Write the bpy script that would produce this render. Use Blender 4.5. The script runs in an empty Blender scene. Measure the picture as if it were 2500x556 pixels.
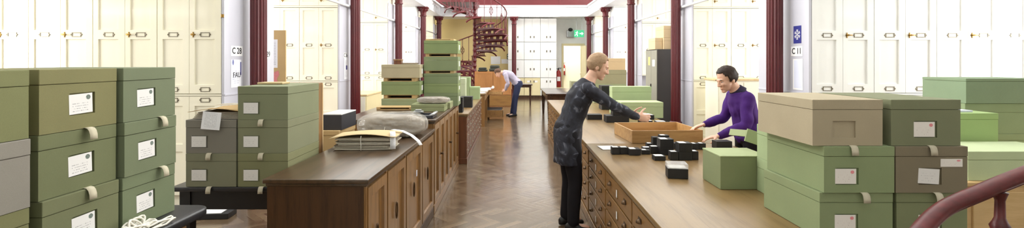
import bpy, bmesh, math, random
from mathutils import Vector, Matrix, Euler
R = random.Random(7)
SC = bpy.context.scene
COL = SC.collection
EYE = 1.60
PI = math.pi

# ------------------------------------------------------------------ materials
def lin(c):
    c = c / 255.0
    return c / 12.92 if c <= 0.04045 else ((c + 0.055) / 1.055) ** 2.4
def rgb(r, g, b):
    return (lin(r), lin(g), lin(b), 1.0)

class NT:
    def __init__(s, name):
        s.m = bpy.data.materials.new(name); s.m.use_nodes = True
        s.t = s.m.node_tree; s.b = s.t.nodes['Principled BSDF']
    def n(s, typ, **kw):
        x = s.t.nodes.new(typ)
        for k, v in kw.items(): setattr(x, k, v)
        return x
    def l(s, a, b): s.t.links.new(a, b)
    def math(s, op, a, b=None, c=None):
        x = s.n('ShaderNodeMath', operation=op)
        for i, v in enumerate((a, b, c)):
            if v is None: continue
            if isinstance(v, (int, float)): x.inputs[i].default_value = v
            else: s.l(v, x.inputs[i])
        return x.outputs[0]
    def ramp(s, fac, stops):
        x = s.n('ShaderNodeValToRGB'); e = x.color_ramp.elements
        while len(e) < len(stops): e.new(0.5)
        for k, (p, c) in enumerate(stops): e[k].position = p; e[k].color = c
        s.l(fac, x.inputs[0]); return x.outputs[0]
    def coord(s, kind='Object', scale=(1, 1, 1)):
        tc = s.n('ShaderNodeTexCoord'); mp = s.n('ShaderNodeMapping')
        mp.inputs['Scale'].default_value = scale
        s.l(tc.outputs[kind], mp.inputs[0]); return mp.outputs[0]
    def noise(s, vec, scale, detail=3, rough=.5):
        x = s.n('ShaderNodeTexNoise'); x.inputs['Scale'].default_value = scale
        x.inputs['Detail'].default_value = detail; x.inputs['Roughness'].default_value = rough
        s.l(vec, x.inputs['Vector']); return x.outputs[0]
    def bump(s, h, strength=.1, dist=.01):
        x = s.n('ShaderNodeBump'); x.inputs['Strength'].default_value = strength
        x.inputs['Distance'].default_value = dist
        s.l(h, x.inputs['Height']); s.l(x.outputs[0], s.b.inputs['Normal'])
    def set(s, **kw):
        for k, v in kw.items(): s.b.inputs[k].default_value = v
        return s

def mul(c, f): return (min(1, c[0]*f), min(1, c[1]*f), min(1, c[2]*f), 1)

def paint(name, c, rough=.4, var=.04, scale=6, coat=0):
    t = NT(name); v = t.noise(t.coord('Object'), scale, 4)
    t.l(t.ramp(v, [(.3, mul(c, 1 - var)), (.7, mul(c, 1 + var))]), t.b.inputs['Base Color'])
    t.set(Roughness=rough)
    if coat: t.b.inputs['Coat Weight'].default_value = coat; t.b.inputs['Coat Roughness'].default_value = .12
    return t.m

def cloth(name, c, weave=520, var=.10, rough=.85):
    t = NT(name); co = t.coord('Object')
    big = t.noise(co, 5, 3); fine = t.noise(t.coord('Object', (1, 1, 1)), weave, 2)
    mx = t.math('ADD', t.math('MULTIPLY', big, .5), t.math('MULTIPLY', fine, .5))
    t.l(t.ramp(mx, [(.34, mul(c, 1 - var)), (.66, mul(c, 1 + var))]), t.b.inputs['Base Color'])
    t.bump(fine, .12, .002); t.set(Roughness=rough); t.b.inputs['Specular IOR Level'].default_value = .25
    return t.m

def wood(name, c1, c2, grain=(1, 14, 14), rough=.4, scale=2.2, bump=.06, coat=0.0):
    t = NT(name); co = t.coord('Object', grain)
    a = t.noise(co, scale, 6, .62); b = t.noise(co, scale * 9, 3, .6)
    mx = t.math('ADD', t.math('MULTIPLY', a, .75), t.math('MULTIPLY', b, .25))
    t.l(t.ramp(mx, [(.33, c1), (.52, mul(c2, .92)), (.68, c2)]), t.b.inputs['Base Color'])
    t.bump(b, bump, .004); t.set(Roughness=rough)
    if coat: t.b.inputs['Coat Weight'].default_value = coat; t.b.inputs['Coat Roughness'].default_value = .18
    return t.m

def printed(name, paper, ink, rows=7, stamp=None, top=.62, fill=.5, bottom=.1):
    """paper with a few rows of small print, laid out over the sheet's own width (X) and height (Z)"""
    t = NT(name); tc = t.n('ShaderNodeTexCoord'); sp = t.n('ShaderNodeSeparateXYZ')
    t.l(tc.outputs['Generated'], sp.inputs[0]); x, z = sp.outputs[0], sp.outputs[2]
    line = t.math('LESS_THAN', t.math('FRACT', t.math('MULTIPLY', z, rows)), .34)
    inz = t.math('MULTIPLY', t.math('GREATER_THAN', z, bottom), t.math('LESS_THAN', z, top))
    inx = t.math('MULTIPLY', t.math('GREATER_THAN', x, .14), t.math('LESS_THAN', x, .8))
    cmb = t.n('ShaderNodeCombineXYZ'); t.l(t.math('MULTIPLY', x, 17), cmb.inputs[0])
    t.l(t.math('MULTIPLY', t.math('FLOOR', t.math('MULTIPLY', z, rows)), 3.7), cmb.inputs[1])
    w = t.math('GREATER_THAN', t.noise(cmb.outputs[0], 1.6, 1), fill)
    m = t.math('MULTIPLY', t.math('MULTIPLY', line, w), t.math('MULTIPLY', inz, inx))
    m = t.math('MULTIPLY', m, .55)
    mix = t.n('ShaderNodeMix', data_type='RGBA'); t.l(m, mix.inputs[0])
    mix.inputs[6].default_value = paper; mix.inputs[7].default_value = ink
    out = mix.outputs[2]
    if stamp:
        sx, sz, sr, sc = stamp
        dx = t.math('SUBTRACT', x, sx); dz = t.math('MULTIPLY', t.math('SUBTRACT', z, sz), .8)
        d = t.math('SQRT', t.math('ADD', t.math('MULTIPLY', dx, dx), t.math('MULTIPLY', dz, dz)))
        n2 = t.noise(t.coord('Generated', (1, 1, 1)), 26, 2)
        k = t.math('MULTIPLY', t.math('LESS_THAN', d, sr), t.math('ADD', .35, n2))
        mix2 = t.n('ShaderNodeMix', data_type='RGBA'); t.l(k, mix2.inputs[0])
        t.l(out, mix2.inputs[6]); mix2.inputs[7].default_value = sc; out = mix2.outputs[2]
    t.l(out, t.b.inputs['Base Color']); t.set(Roughness=.8)
    return t.m

def emit(name, c, s):
    t = NT(name); t.b.inputs['Emission Color'].default_value = c; t.b.inputs['Emission Strength'].default_value = s
    t.b.inputs['Base Color'].default_value = c
    return t.m

def parquet():
    t = NT('herringbone oak parquet'); co = t.n('ShaderNodeTexCoord'); mp = t.n('ShaderNodeMapping')
    W = .075; N = 4.0
    mp.inputs['Rotation'].default_value = (0, 0, PI / 4); mp.inputs['Scale'].default_value = (1 / W, 1 / W, 1)
    t.l(co.outputs['Object'], mp.inputs[0]); sp = t.n('ShaderNodeSeparateXYZ'); t.l(mp.outputs[0], sp.inputs[0])
    u, v = sp.outputs[0], sp.outputs[1]
    i = t.math('FLOOR', u); j = t.math('FLOOR', v); fu = t.math('FRACT', u); fv = t.math('FRACT', v)
    m = t.math('FLOORED_MODULO', t.math('SUBTRACT', i, j), 2 * N)
    m = t.math('ROUND', m)
    H = t.math('LESS_THAN', m, N - .5)
    def sel(a, b):
        mx = t.n('ShaderNodeMix'); t.l(H, mx.inputs[0]); t.l(b, mx.inputs[2]); t.l(a, mx.inputs[3]); return mx.outputs[0]
    off = t.math('SUBTRACT', 2 * N - 1, m)
    along = sel(t.math('ADD', m, fu), t.math('ADD', off, fv)); across = sel(fv, fu)
    ida = sel(t.math('SUBTRACT', i, m), i); idb = sel(j, t.math('SUBTRACT', j, off))
    e = t.math('MINIMUM', t.math('MINIMUM', across, t.math('SUBTRACT', 1, across)), t.math('MINIMUM', along, t.math('SUBTRACT', N, along)))
    c = t.n('ShaderNodeCombineXYZ'); t.l(ida, c.inputs[0]); t.l(idb, c.inputs[1]); t.l(H, c.inputs[2])
    wn = t.n('ShaderNodeTexWhiteNoise', noise_dimensions='3D'); t.l(c.outputs[0], wn.inputs[0])
    g = t.n('ShaderNodeCombineXYZ'); t.l(t.math('MULTIPLY', along, .35), g.inputs[0]); t.l(t.math('MULTIPLY', across, 3), g.inputs[1]); t.l(t.math('MULTIPLY', wn.outputs[0], 60), g.inputs[2])
    gr = t.noise(g.outputs[0], 2.5, 4)
    f = t.math('ADD', t.math('MULTIPLY', wn.outputs[0], .62), t.math('MULTIPLY', gr, .38))
    colr = t.ramp(f, [(.12, rgb(86, 69, 50)), (.5, rgb(107, 88, 66)), (.88, rgb(130, 110, 85))])
    gap = t.math('LESS_THAN', e, .025)
    mix = t.n('ShaderNodeMix', data_type='RGBA'); t.l(gap, mix.inputs[0]); t.l(colr, mix.inputs[6]); mix.inputs[7].default_value = rgb(72, 54, 38)
    t.l(mix.outputs[2], t.b.inputs['Base Color'])
    wear = t.noise(t.coord('Object', (1, 1, 1)), 1.3, 4)
    rr = t.math('ADD', t.math('ADD', .07, t.math('MULTIPLY', wear, .14)), t.math('MULTIPLY', wn.outputs[0], .05))
    t.l(rr, t.b.inputs['Roughness'])
    hgt = t.math('ADD', t.math('MULTIPLY', wn.outputs[0], .5), t.math('MINIMUM', t.math('MULTIPLY', e, 8), 1))
    t.bump(hgt, .12, .002); t.l(t.b.inputs['Normal'].links[0].from_socket, t.b.inputs['Coat Normal'])
    t.set(**{'Coat Weight': .5, 'Coat Roughness': .16})
    return t.m

M = {}
M['parquet'] = parquet()
M['plaster'] = paint('white wall paint', rgb(236, 236, 232), .6, .02)
M['upper'] = paint('drab upper wall paint', rgb(150, 146, 138), .7, .05)
M['ceiling'] = paint('white ceiling paint', rgb(240, 240, 238), .7, .02)
M['ochre'] = paint('ochre wall paint', rgb(230, 208, 146), .55, .04, 1.5)
M['cream'] = paint('cream gloss paint', rgb(243, 238, 216), .16, .015, 2)
M['white'] = paint('white gloss paint', rgb(242, 243, 240), .16, .015, 2)
M['cream_dark'] = paint('yellowed cream paint', rgb(226, 214, 170), .3, .02, 2)
M['panel'] = paint('pale lilac white panel paint', rgb(198, 198, 208), .3, .02, 2)
M['girder'] = paint('white iron paint', rgb(235, 236, 238), .4, .03)
M['red'] = paint('oxblood iron paint', rgb(90, 23, 28), .32, .10, 3)
M['red_panel'] = paint('red gallery paint', rgb(88, 15, 22), .4, .08, 2)
M['rail_red'] = paint('worn oxblood rail paint', rgb(88, 28, 28), .36, .3, 30)
M['brass'] = paint('brass', rgb(150, 118, 62), .35, .1, 40); M['brass'].node_tree.nodes['Principled BSDF'].inputs['Metallic'].default_value = .9
M['bronze'] = paint('dark bronze', rgb(84, 64, 44), .35, .1, 40); M['bronze'].node_tree.nodes['Principled BSDF'].inputs['Metallic'].default_value = .85
M['holder'] = paint('tarnished card holder metal', rgb(120, 112, 96), .4, .1, 40); M['holder'].node_tree.nodes['Principled BSDF'].inputs['Metallic'].default_value = .6
M['steel'] = paint('grey metal', rgb(170, 172, 172), .3, .05, 20); M['steel'].node_tree.nodes['Principled BSDF'].inputs['Metallic'].default_value = .7
M['counter_top'] = wood('dark polished counter top', rgb(54, 40, 27), rgb(86, 66, 46), (16, 1, 16), .28, 1.2, .03, .15)
M['counter_top_x'] = wood('dark polished counter top lengthwise', rgb(54, 40, 27), rgb(86, 66, 46), (1, 16, 16), .28, 1.2, .03, .15)
M['dark_oak'] = wood('dark stained oak end', rgb(52, 33, 19), rgb(80, 54, 32), (14, 14, 1), .42, 1.6)
M['oak'] = wood('varnished oak upright grain', rgb(104, 74, 40), rgb(148, 108, 62), (14, 14, 1), .32, 1.8, .05, .2)
M['mahogany'] = wood('mahogany', rgb(80, 44, 26), rgb(116, 68, 40), (14, 14, 1), .35, 1.6, .05, .2)
M['oak_top'] = wood('pale polished oak top', rgb(112, 87, 52), rgb(142, 114, 74), (1, 14, 14), .30, 1.0, .03, .15)
M['oak_drawer'] = wood('varnished oak drawer', rgb(108, 76, 38), rgb(150, 110, 60), (1, 14, 14), .34, 2.0, .05, .2)
M['pine'] = wood('pale pine', rgb(196, 160, 104), rgb(220, 186, 132), (1, 9, 9), .5, 1.6)
M['ply'] = wood('pale plywood', rgb(206, 176, 126), rgb(226, 200, 152), (9, 9, 1), .55, 1.2)
M['tray_wood'] = wood('honey tray wood', rgb(158, 116, 66), rgb(192, 150, 96), (1, 12, 12), .45, 2.0)
M['brown_board'] = wood('orange brown board', rgb(146, 96, 52), rgb(174, 120, 68), (6, 6, 1), .5, .8)
M['black_lino'] = paint('black table top', rgb(40, 40, 42), .33, .12, 9)
M['black_wood'] = paint('black painted wood', rgb(26, 25, 26), .42, .15, 9)
M['table_dark'] = wood('dark mahogany table', rgb(40, 24, 18), rgb(66, 40, 28), (14, 1, 14), .24, 1.4, .03, .4)
M['black_card'] = paint('black card', rgb(26, 25, 26), .55, .12, 30)
M['charcoal'] = paint('charcoal card', rgb(52, 52, 58), .5, .1, 12)
M['kraft'] = cloth('kraft card', rgb(198, 168, 120), 300, .05)
M['brown_paper'] = cloth('brown folder card', rgb(190, 160, 112), 200, .06)
M['buff'] = cloth('buff folder card', rgb(200, 178, 136), 200, .04)
M['pale_paper'] = cloth('pale old paper', rgb(214, 206, 190), 120, .08)
M['grey_paper'] = cloth('grey brown wrapping paper', rgb(138, 126, 110), 60, .22)
M['newsprint'] = cloth('old newsprint', rgb(196, 188, 172), 120, .12)
M['tan_tape'] = cloth('unbleached tape', rgb(200, 192, 168), 700, .06)
M['paper'] = paint('white paper', rgb(240, 240, 240), .8, .02, 20)
M['cord'] = paint('white cotton cord', rgb(238, 234, 222), .8, .05, 60)
M['card'] = printed('printed label card', rgb(236, 234, 232), rgb(90, 88, 96), 8, (.82, .8, .10, rgb(70, 92, 80)))
M['card_pink'] = printed('label card with pink stamp', rgb(238, 232, 224), rgb(170, 150, 140), 7, (.82, .78, .09, rgb(226, 120, 130)), fill=.6)
M['card_plain'] = printed('plain label card', rgb(234, 232, 228), rgb(170, 168, 170), 6, None, .7, .56)
M['tag'] = printed('written tag', rgb(238, 238, 240), rgb(130, 130, 140), 15, None, .95, .46)
M['notice'] = printed('printed notice', rgb(238, 240, 246), rgb(70, 80, 150), 14, (.2, .9, .08, rgb(60, 70, 150)), .62, .5)
M['notice_red'] = printed('printed notice black', rgb(240, 240, 244), rgb(70, 70, 90), 18, None, .9, .42)
M['blue'] = paint('blue poster', rgb(48, 52, 132), .4, .06, 8)
M['lilac_paper'] = paint('pale blue notice', rgb(222, 226, 244), .6, .01, 8)
M['pink'] = paint('pink print', rgb(214, 130, 130), .7, .1, 30)
M['ink'] = paint('black ink', rgb(24, 24, 30), .6, .02, 20)
M['grey_cab'] = paint('olive grey steel paint', rgb(150, 148, 134), .4, .03, 5)
M['grey_cab_dark'] = paint('dark grey steel paint', rgb(74, 70, 66), .42, .05, 5)
M['fire_red'] = paint('fire extinguisher red', rgb(150, 34, 30), .3, .05, 20)
M['rubber'] = paint('black rubber', rgb(22, 22, 22), .5, .1, 20)
M['exit_green'] = emit('lit exit sign green', rgb(60, 176, 120), .9)
M['exit_white'] = emit('lit exit sign white', rgb(235, 255, 245), 1.4)
M['tube'] = emit('fluorescent tube', (1, .98, .93, 1), 14)
M['skin'] = paint('skin', rgb(222, 176, 150), .5, .05, 18)
M['skin'].node_tree.nodes['Principled BSDF'].inputs['Subsurface Weight'].default_value = .08
M['lip'] = paint('lip', rgb(176, 108, 98), .5, .05, 40)
M['eye_white'] = paint('eye white', rgb(186, 176, 168), .25, .01, 40)
M['hair_brown'] = cloth('dark brown hair', rgb(48, 34, 26), 160, .35, .55)
M['hair_grey'] = cloth('ash blond hair', rgb(168, 138, 108), 160, .3, .55)
M['hair_short'] = cloth('short brown hair', rgb(92, 66, 50), 160, .3, .6)
M['purple'] = cloth('purple knit', rgb(72, 34, 112), 240, .25, .8)
M['collar'] = cloth('dark collar', rgb(44, 38, 62), 240, .2, .8)
M['navy'] = cloth('navy trousers', rgb(48, 54, 82), 300, .15, .85)
M['black_cloth'] = cloth('black trousers', rgb(30, 28, 32), 300, .2, .85)
M['lilac_shirt'] = cloth('grey lilac shirt', rgb(176, 168, 186), 300, .08, .8)
def marbled():
    t = NT('black cloth with grey marbled print'); co = t.coord('Object')
    w = t.n('ShaderNodeTexNoise'); w.inputs['Scale'].default_value = 9; w.inputs['Detail'].default_value = 5; w.inputs['Distortion'].default_value = 1.6
    t.l(co, w.inputs['Vector'])
    t.l(t.ramp(w.outputs[0], [(.42, rgb(30, 30, 38)), (.58, rgb(46, 48, 60)), (.68, rgb(112, 114, 126)), (.76, rgb(50, 52, 62))]), t.b.inputs['Base Color'])
    t.set(Roughness=.8); return t.m
M['marbled'] = marbled()
def clear(name, c, mixf=.35, rough=.12):
    t = NT(name); t.set(Roughness=rough); t.b.inputs['Base Color'].default_value = c
    tr = t.n('ShaderNodeBsdfTransparent'); ms = t.n('ShaderNodeMixShader')
    n = t.noise(t.coord('Object'), 14, 3)
    f = t.math('ADD', mixf - .15, t.math('MULTIPLY', n, .3))
    t.l(f, ms.inputs[0]); t.l(tr.outputs[0], ms.inputs[1]); t.l(t.b.outputs[0], ms.inputs[2])
    t.l(ms.outputs[0], t.t.nodes['Material Output'].inputs[0]); return t.m
M['wrap'] = clear('clear polythene', rgb(226, 222, 214), .30, .12)
M['clear_lid'] = clear('clear plastic lid', rgb(238, 240, 242), .38, .08)
BOXC = {}
def boxmat(r, g, b):
    k = (r, g, b)
    if k not in BOXC:
        g_ = .3 * r + .6 * g + .1 * b; f = .32   # the cloth is greyer and paler than its name
        q = [min(235, (x + (g_ - x) * f) * 1.06) for x in (r * 1.03, g, b)]
        BOXC[k] = cloth('bookcloth %d %d %d' % k, rgb(*q), 420, .06, .8)
    return BOXC[k]

# ------------------------------------------------------------------ mesh builder
class B:
    def __init__(s): s.bm = bmesh.new()
    def quad(s, *p):
        return s.bm.faces.new([s.bm.verts.new(Vector(q)) for q in p])
    def box(s, x0, x1, y0, y1, z0, z1, bev=0, seg=2, mat=None):
        t = bmesh.new(); bmesh.ops.create_cube(t, size=1)
        for v in t.verts:
            v.co = Vector((x0 + (v.co.x + .5) * (x1 - x0), y0 + (v.co.y + .5) * (y1 - y0), z0 + (v.co.z + .5) * (z1 - z0)))
        if bev > 0: bmesh.ops.bevel(t, geom=t.edges[:], offset=bev, segments=seg, affect='EDGES', profile=.5)
        s._add(t, mat); return s
    def _add(s, t, mat=None):
        if mat is not None: t.transform(mat)
        me = bpy.data.meshes.new('tmp'); t.to_mesh(me); t.free(); s.bm.from_mesh(me); bpy.data.meshes.remove(me)
    def lathe(s, prof, n=24, c=(0, 0, 0), flute=0, fl=0, mat=None):
        t = bmesh.new(); rings = []
        for r, z in prof:
            ring = []
            for k in range(n):
                a = 2 * PI * k / n
                rr = max(r, 1e-4)
                ring.append(t.verts.new((c[0] + rr * math.cos(a), c[1] + rr * math.sin(a), c[2] + z)))
            rings.append(ring)
        for a, b in zip(rings, rings[1:]):
            for k in range(n): t.faces.new((a[k], a[(k+1) % n], b[(k+1) % n], b[k]))
        t.faces.new(rings[0][::-1]); t.faces.new(rings[-1])
        s._add(t, mat); return s
    def tube(s, pts, r, n=8, closed=False, cap=True):
        pts = [Vector(p) for p in pts]; N = len(pts)
        rs = r if isinstance(r, (list, tuple)) else [r] * N
        t = bmesh.new(); rings = []; up = None
        for i, p in enumerate(pts):
            if closed: d = pts[(i+1) % N] - pts[i-1]
            else: d = pts[min(i+1, N-1)] - pts[max(i-1, 0)]
            d.normalize()
            if up is None:
                up = Vector((0, 0, 1)) if abs(d.z) < .9 else Vector((1, 0, 0))
            a = d.cross(up)
            if a.length < 1e-5: a = d.orthogonal()
            a.normalize(); b = a.cross(d).normalized(); up = b
            rings.append([t.verts.new(p + a * rs[i] * math.cos(2*PI*k/n) + b * rs[i] * math.sin(2*PI*k/n)) for k in range(n)])
        M_ = N if closed else N - 1
        for i in range(M_):
            A, C = rings[i], rings[(i+1) % N]
            for k in range(n): t.faces.new((A[k], A[(k+1) % n], C[(k+1) % n], C[k]))
        if cap and not closed: t.faces.new(rings[0][::-1]); t.faces.new(rings[-1])
        bmesh.ops.recalc_face_normals(t, faces=t.faces[:])
        s._add(t); return s
    def prism(s, poly, z0, z1, mat=None, bev=0):
        t = bmesh.new()
        a = [t.verts.new((x, y, z0)) for x, y in poly]; b = [t.verts.new((x, y, z1)) for x, y in poly]
        n = len(poly); t.faces.new(a[::-1]); t.faces.new(b)
        for k in range(n): t.faces.new((a[k], a[(k+1) % n], b[(k+1) % n], b[k]))
        bmesh.ops.recalc_face_normals(t, faces=t.faces[:])
        if bev: bmesh.ops.bevel(t, geom=t.edges[:], offset=bev, segments=2, affect='EDGES', profile=.5)
        s._add(t, mat); return s
    def ell(s, c, r, n=16, mat=None, rot=None):
        t = bmesh.new(); bmesh.ops.create_uvsphere(t, u_segments=n, v_segments=max(6, n * 3 // 4), radius=1)
        m = Matrix.Translation(c) @ (rot.to_4x4() if rot else Matrix.Identity(4)) @ Matrix.Diagonal((r[0], r[1], r[2], 1))
        t.transform(m); s._add(t, mat); return s
    def loft(s, secs, n=16):
        """secs: (centre, side vector, front vector)"""
        t = bmesh.new(); rings = []
        for c, a, b in secs:
            c, a, b = Vector(c), Vector(a), Vector(b)
            rings.append([t.verts.new(c + a * math.cos(2*PI*k/n) + b * math.sin(2*PI*k/n)) for k in range(n)])
        for A, C in zip(rings, rings[1:]):
            for k in range(n): t.faces.new((A[k], A[(k+1) % n], C[(k+1) % n], C[k]))
        t.faces.new(rings[0][::-1]); t.faces.new(rings[-1])
        bmesh.ops.recalc_face_normals(t, faces=t.faces[:])
        s._add(t); return s
    def strip(s, path, x0, x1, th=.0012):
        """a ribbon of width x0..x1 that follows path of (y, z)"""
        t = bmesh.new(); top = []; bot = []
        for k, (y, z) in enumerate(path):
            y0, z0 = path[max(k-1, 0)]; y1, z1 = path[min(k+1, len(path)-1)]
            d = Vector((0, y1 - y0, z1 - z0)).normalized(); nrm = Vector((0, -d.z, d.y)) * th
            top.append([t.verts.new(Vector((x, y, z)) + nrm) for x in (x0, x1)])
            bot.append([t.verts.new((x, y, z)) for x in (x0, x1)])
        for k in range(len(path) - 1):
            t.faces.new((top[k][0], top[k][1], top[k+1][1], top[k+1][0]))
            t.faces.new((bot[k][1], bot[k][0], bot[k+1][0], bot[k+1][1]))
            for q in (0, 1): t.faces.new((top[k][q], top[k+1][q], bot[k+1][q], bot[k][q]))
        for k in (0, -1): t.faces.new((top[k][0], top[k][1], bot[k][1], bot[k][0]))
        bmesh.ops.recalc_face_normals(t, faces=t.faces[:])
        s._add(t); return s
    def slab(s, x0, x1, z0, z1, yf, th, rects, rec=.01, slope=0.0):
        """front slab facing -Y with rectangular recesses"""
        xs = sorted({x0, x1, *[r[0] for r in rects], *[r[1] for r in rects]})
        zs = sorted({z0, z1, *[r[2] for r in rects], *[r[3] for r in rects]})
        for a, b in zip(xs, xs[1:]):
            for c, d in zip(zs, zs[1:]):
                mx, mz = (a+b)/2, (c+d)/2
                if any(r[0] < mx < r[1] and r[2] < mz < r[3] for r in rects): continue
                s.quad((a, yf, c), (b, yf, c), (b, yf, d), (a, yf, d))
        yb = yf + th
        for r0, r1, r2, r3 in rects:
            k = slope; y = yf + rec
            f = [(r0, yf, r2), (r1, yf, r2), (r1, yf, r3), (r0, yf, r3)]
            g = [(r0+k, y, r2+k), (r1-k, y, r2+k), (r1-k, y, r3-k), (r0+k, y, r3-k)]
            s.quad(*g)
            for q in range(4): s.quad(f[q], f[(q+1) % 4], g[(q+1) % 4], g[q])
        s.quad((x1, yb, z0), (x0, yb, z0), (x0, yb, z1), (x1, yb, z1))
        s.quad((x0, yb, z0), (x0, yf, z0), (x0, yf, z1), (x0, yb, z1)); s.quad((x1, yf, z0), (x1, yb, z0), (x1, yb, z1), (x1, yf, z1))
        s.quad((x0, yf, z1), (x1, yf, z1), (x1, yb, z1), (x0, yb, z1)); s.quad((x0, yb, z0), (x1, yb, z0), (x1, yf, z0), (x0, yf, z0))
        return s
    def build(s, name, mat, parent=None, smooth=False, weld=True, loc=None, rot=None):
        if weld: bmesh.ops.remove_doubles(s.bm, verts=s.bm.verts[:], dist=1e-5)
        bmesh.ops.recalc_face_normals(s.bm, faces=s.bm.faces[:])
        me = bpy.data.meshes.new(name); s.bm.to_mesh(me); s.bm.free()
        o = bpy.data.objects.new(name, me); COL.objects.link(o); me.materials.append(mat)
        if smooth:
            for p in me.polygons: p.use_smooth = True
            if smooth != True:
                me.set_sharp_from_angle(angle=math.radians(smooth))
        if parent: o.parent = parent
        if loc: o.location = loc
        if rot: o.rotation_euler = rot
        return o

def thing(name, label, cat, loc=(0, 0, 0), rz=0, group=None):
    o = bpy.data.objects.new(name, None); COL.objects.link(o); o.empty_display_size = .1
    o.location = loc; o.rotation_euler = (0, 0, rz)
    return tag(o, label, cat, group)
def tag(o, label, cat, group=None):
    o['label'] = label; o['category'] = cat
    if group: o['group'] = group
    return o
def struct(name, b, mat, smooth=False):
    o = b.build(name, mat, None, smooth); o['kind'] = 'structure'; return o
def kids(o): return [c for c in list(COL.objects) if c.parent == o]
KID = {}
def copy_tree(o, loc=None, rz=None, label=None, group=None):
    def rec(a, parent):
        c = a.copy(); COL.objects.link(c)
        if parent: c.parent = parent
        for ch in KID.get(a.name) or KID.setdefault(a.name, kids(a)): rec(ch, c)
        return c
    c = rec(o, None)
    if loc is not None: c.location = loc
    if rz is not None: c.rotation_euler = (0, 0, rz)
    if label: c['label'] = label
    if group: c['group'] = group
    return c

def text_mesh(txt, size, name, mat, parent, loc, rot, depth=.0008, align='CENTER', bold=0):
    cu = bpy.data.curves.new(name, 'FONT'); cu.body = txt; cu.size = size; cu.extrude = depth
    cu.align_x = align; cu.align_y = 'CENTER'; cu.offset = bold; cu.resolution_u = 3
    tmp = bpy.data.objects.new('tmp', cu); COL.objects.link(tmp)
    dg = bpy.context.evaluated_depsgraph_get(); me = bpy.data.meshes.new_from_object(tmp.evaluated_get(dg))
    bpy.data.objects.remove(tmp); bpy.data.curves.remove(cu)
    me.name = name; me.materials.clear(); me.materials.append(mat)
    o = bpy.data.objects.new(name, me); COL.objects.link(o); o.parent = parent; o.location = loc; o.rotation_euler = rot
    return o
# ================================================================== THE HALL
LX, RX = -3.15, 3.34            # end panels of the presses on the left and on the right
LY, RY, BAY = 5.40, 5.55, 3.60  # first press fronts, and the spacing of the bays
PD = 1.10                       # depth of a double press
OUT = 6.9

b = B(); b.quad((-OUT, -4.5, 0), (OUT, -4.5, 0), (OUT, 27, 0), (-OUT, 27, 0)); struct('floor', b, M['parquet'])
# outer walls with a window opening in every bay
def side_wall(sgn, name, y0s):
    b = B(); x0, x1 = sorted((sgn * OUT, sgn * (OUT + .3)))
    ys = [-4.5]
    for y in y0s: ys += [y - .8, y + .8]
    ys.append(21.8)
    for k in range(0, len(ys), 2): b.box(x0, x1, ys[k], ys[k+1], 0, 3.6)
    for y in y0s:
        b.box(x0, x1, y - .8, y + .8, 0, .95); b.box(x0, x1, y - .8, y + .8, 3.1, 3.6)
    b.box(x0, x1, -4.5, 21.8, 3.6, 4.7); b.box(x0, x1, -4.5, 21.8, 7.2, 8.2)
    for k in range(0, len(ys), 2): b.box(x0, x1, ys[k], ys[k+1], 4.7, 7.2)
    struct(name, b, M['plaster'])
wl = [LY - 1.25 + BAY * k for k in range(-1, 5)]; wr = [RY - 1.25 + BAY * k for k in range(-1, 5)]
side_wall(-1, 'wall_left', wl); side_wall(1, 'wall_right', wr)
n = 0
for sgn, ys in ((-1, wl), (1, wr)):
    for y in ys:
        n += 1; b = B(); x0, x1 = sorted((sgn * (OUT + .06), sgn * (OUT + .14)))
        for q in (-.8, -.03, .74): b.box(x0, x1, y + q, y + q + .06, .95, 3.1)
        for z in (.95, 1.64, 2.36, 3.04, 4.7, 5.5, 6.3, 7.14): b.box(x0, x1, y - .8, y + .8, z, z + .06)
        for q in (-.8, -.03, .74): b.box(x0, x1, y + q, y + q + .06, 4.7, 7.2)
        struct('window_%d' % n, b, M['plaster'])
b = B(); b.box(-OUT - .3, OUT + .3, -4.8, -4.5, 0, 8.2); struct('wall_front', b, M['plaster'])
# back wall: ochre to the left of the middle column, white with a doorway to the right
BY = 21.6
b = B(); b.box(-OUT, .12, BY, BY + .25, 0, 3.6); struct('wall_back', b, M['ochre'])
DX0, DX1, DZ = 2.27, 3.10, 2.26
b = B(); b.box(.12, DX0, BY, BY + .25, 0, 3.6); b.box(DX1, OUT, BY, BY + .25, 0, 3.6); b.box(DX0, DX1, BY, BY + .25, DZ, 3.6); struct('wall_back_white', b, M['plaster'])
b = B(); b.box(-OUT, OUT, BY, BY + .25, 3.6, 8.2); struct('wall_upper_back', b, M['upper'])
b = B(); b.box(DX0 - .09, DX0, BY - .03, BY + .27, 0, DZ + .09); b.box(DX1, DX1 + .09, BY - .03, BY + .27, 0, DZ + .09); b.box(DX0, DX1, BY - .03, BY + .27, DZ, DZ + .09)
struct('trim_1', b, M['cream_dark'])
b = B(); b.slab(-.42, .42, 0, 2.24, -.02, .04, [(-.32, .32, .2, .95), (-.32, .32, 1.1, 2.1)], .01)
d1 = struct('door_1', b, M['cream_dark']); d1.location = (DX1 - .02, BY - .42, 0.005); d1.rotation_euler = (0, 0, -PI / 2 + .12)
b = B(); b.tube([(-.36, -.03, 1.02), (-.36, -.06, 1.02), (-.28, -.06, 1.02)], .011); b.build('door_handle', M['brass'], d1, True)
# corridor behind the doorway
b = B(); b.box(.8, 4.4, 25.2, 25.4, 0, 3.2); b.box(.8, 1.0, BY + .25, 25.2, 0, 3.2); b.box(4.2, 4.4, BY + .25, 25.2, 0, 3.2)
struct('wall_corridor', b, M['cream'])
b = B(); b.box(.8, 4.4, BY + .25, 25.4, 3.2, 3.3); struct('ceiling_corridor', b, M['ceiling'])
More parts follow.
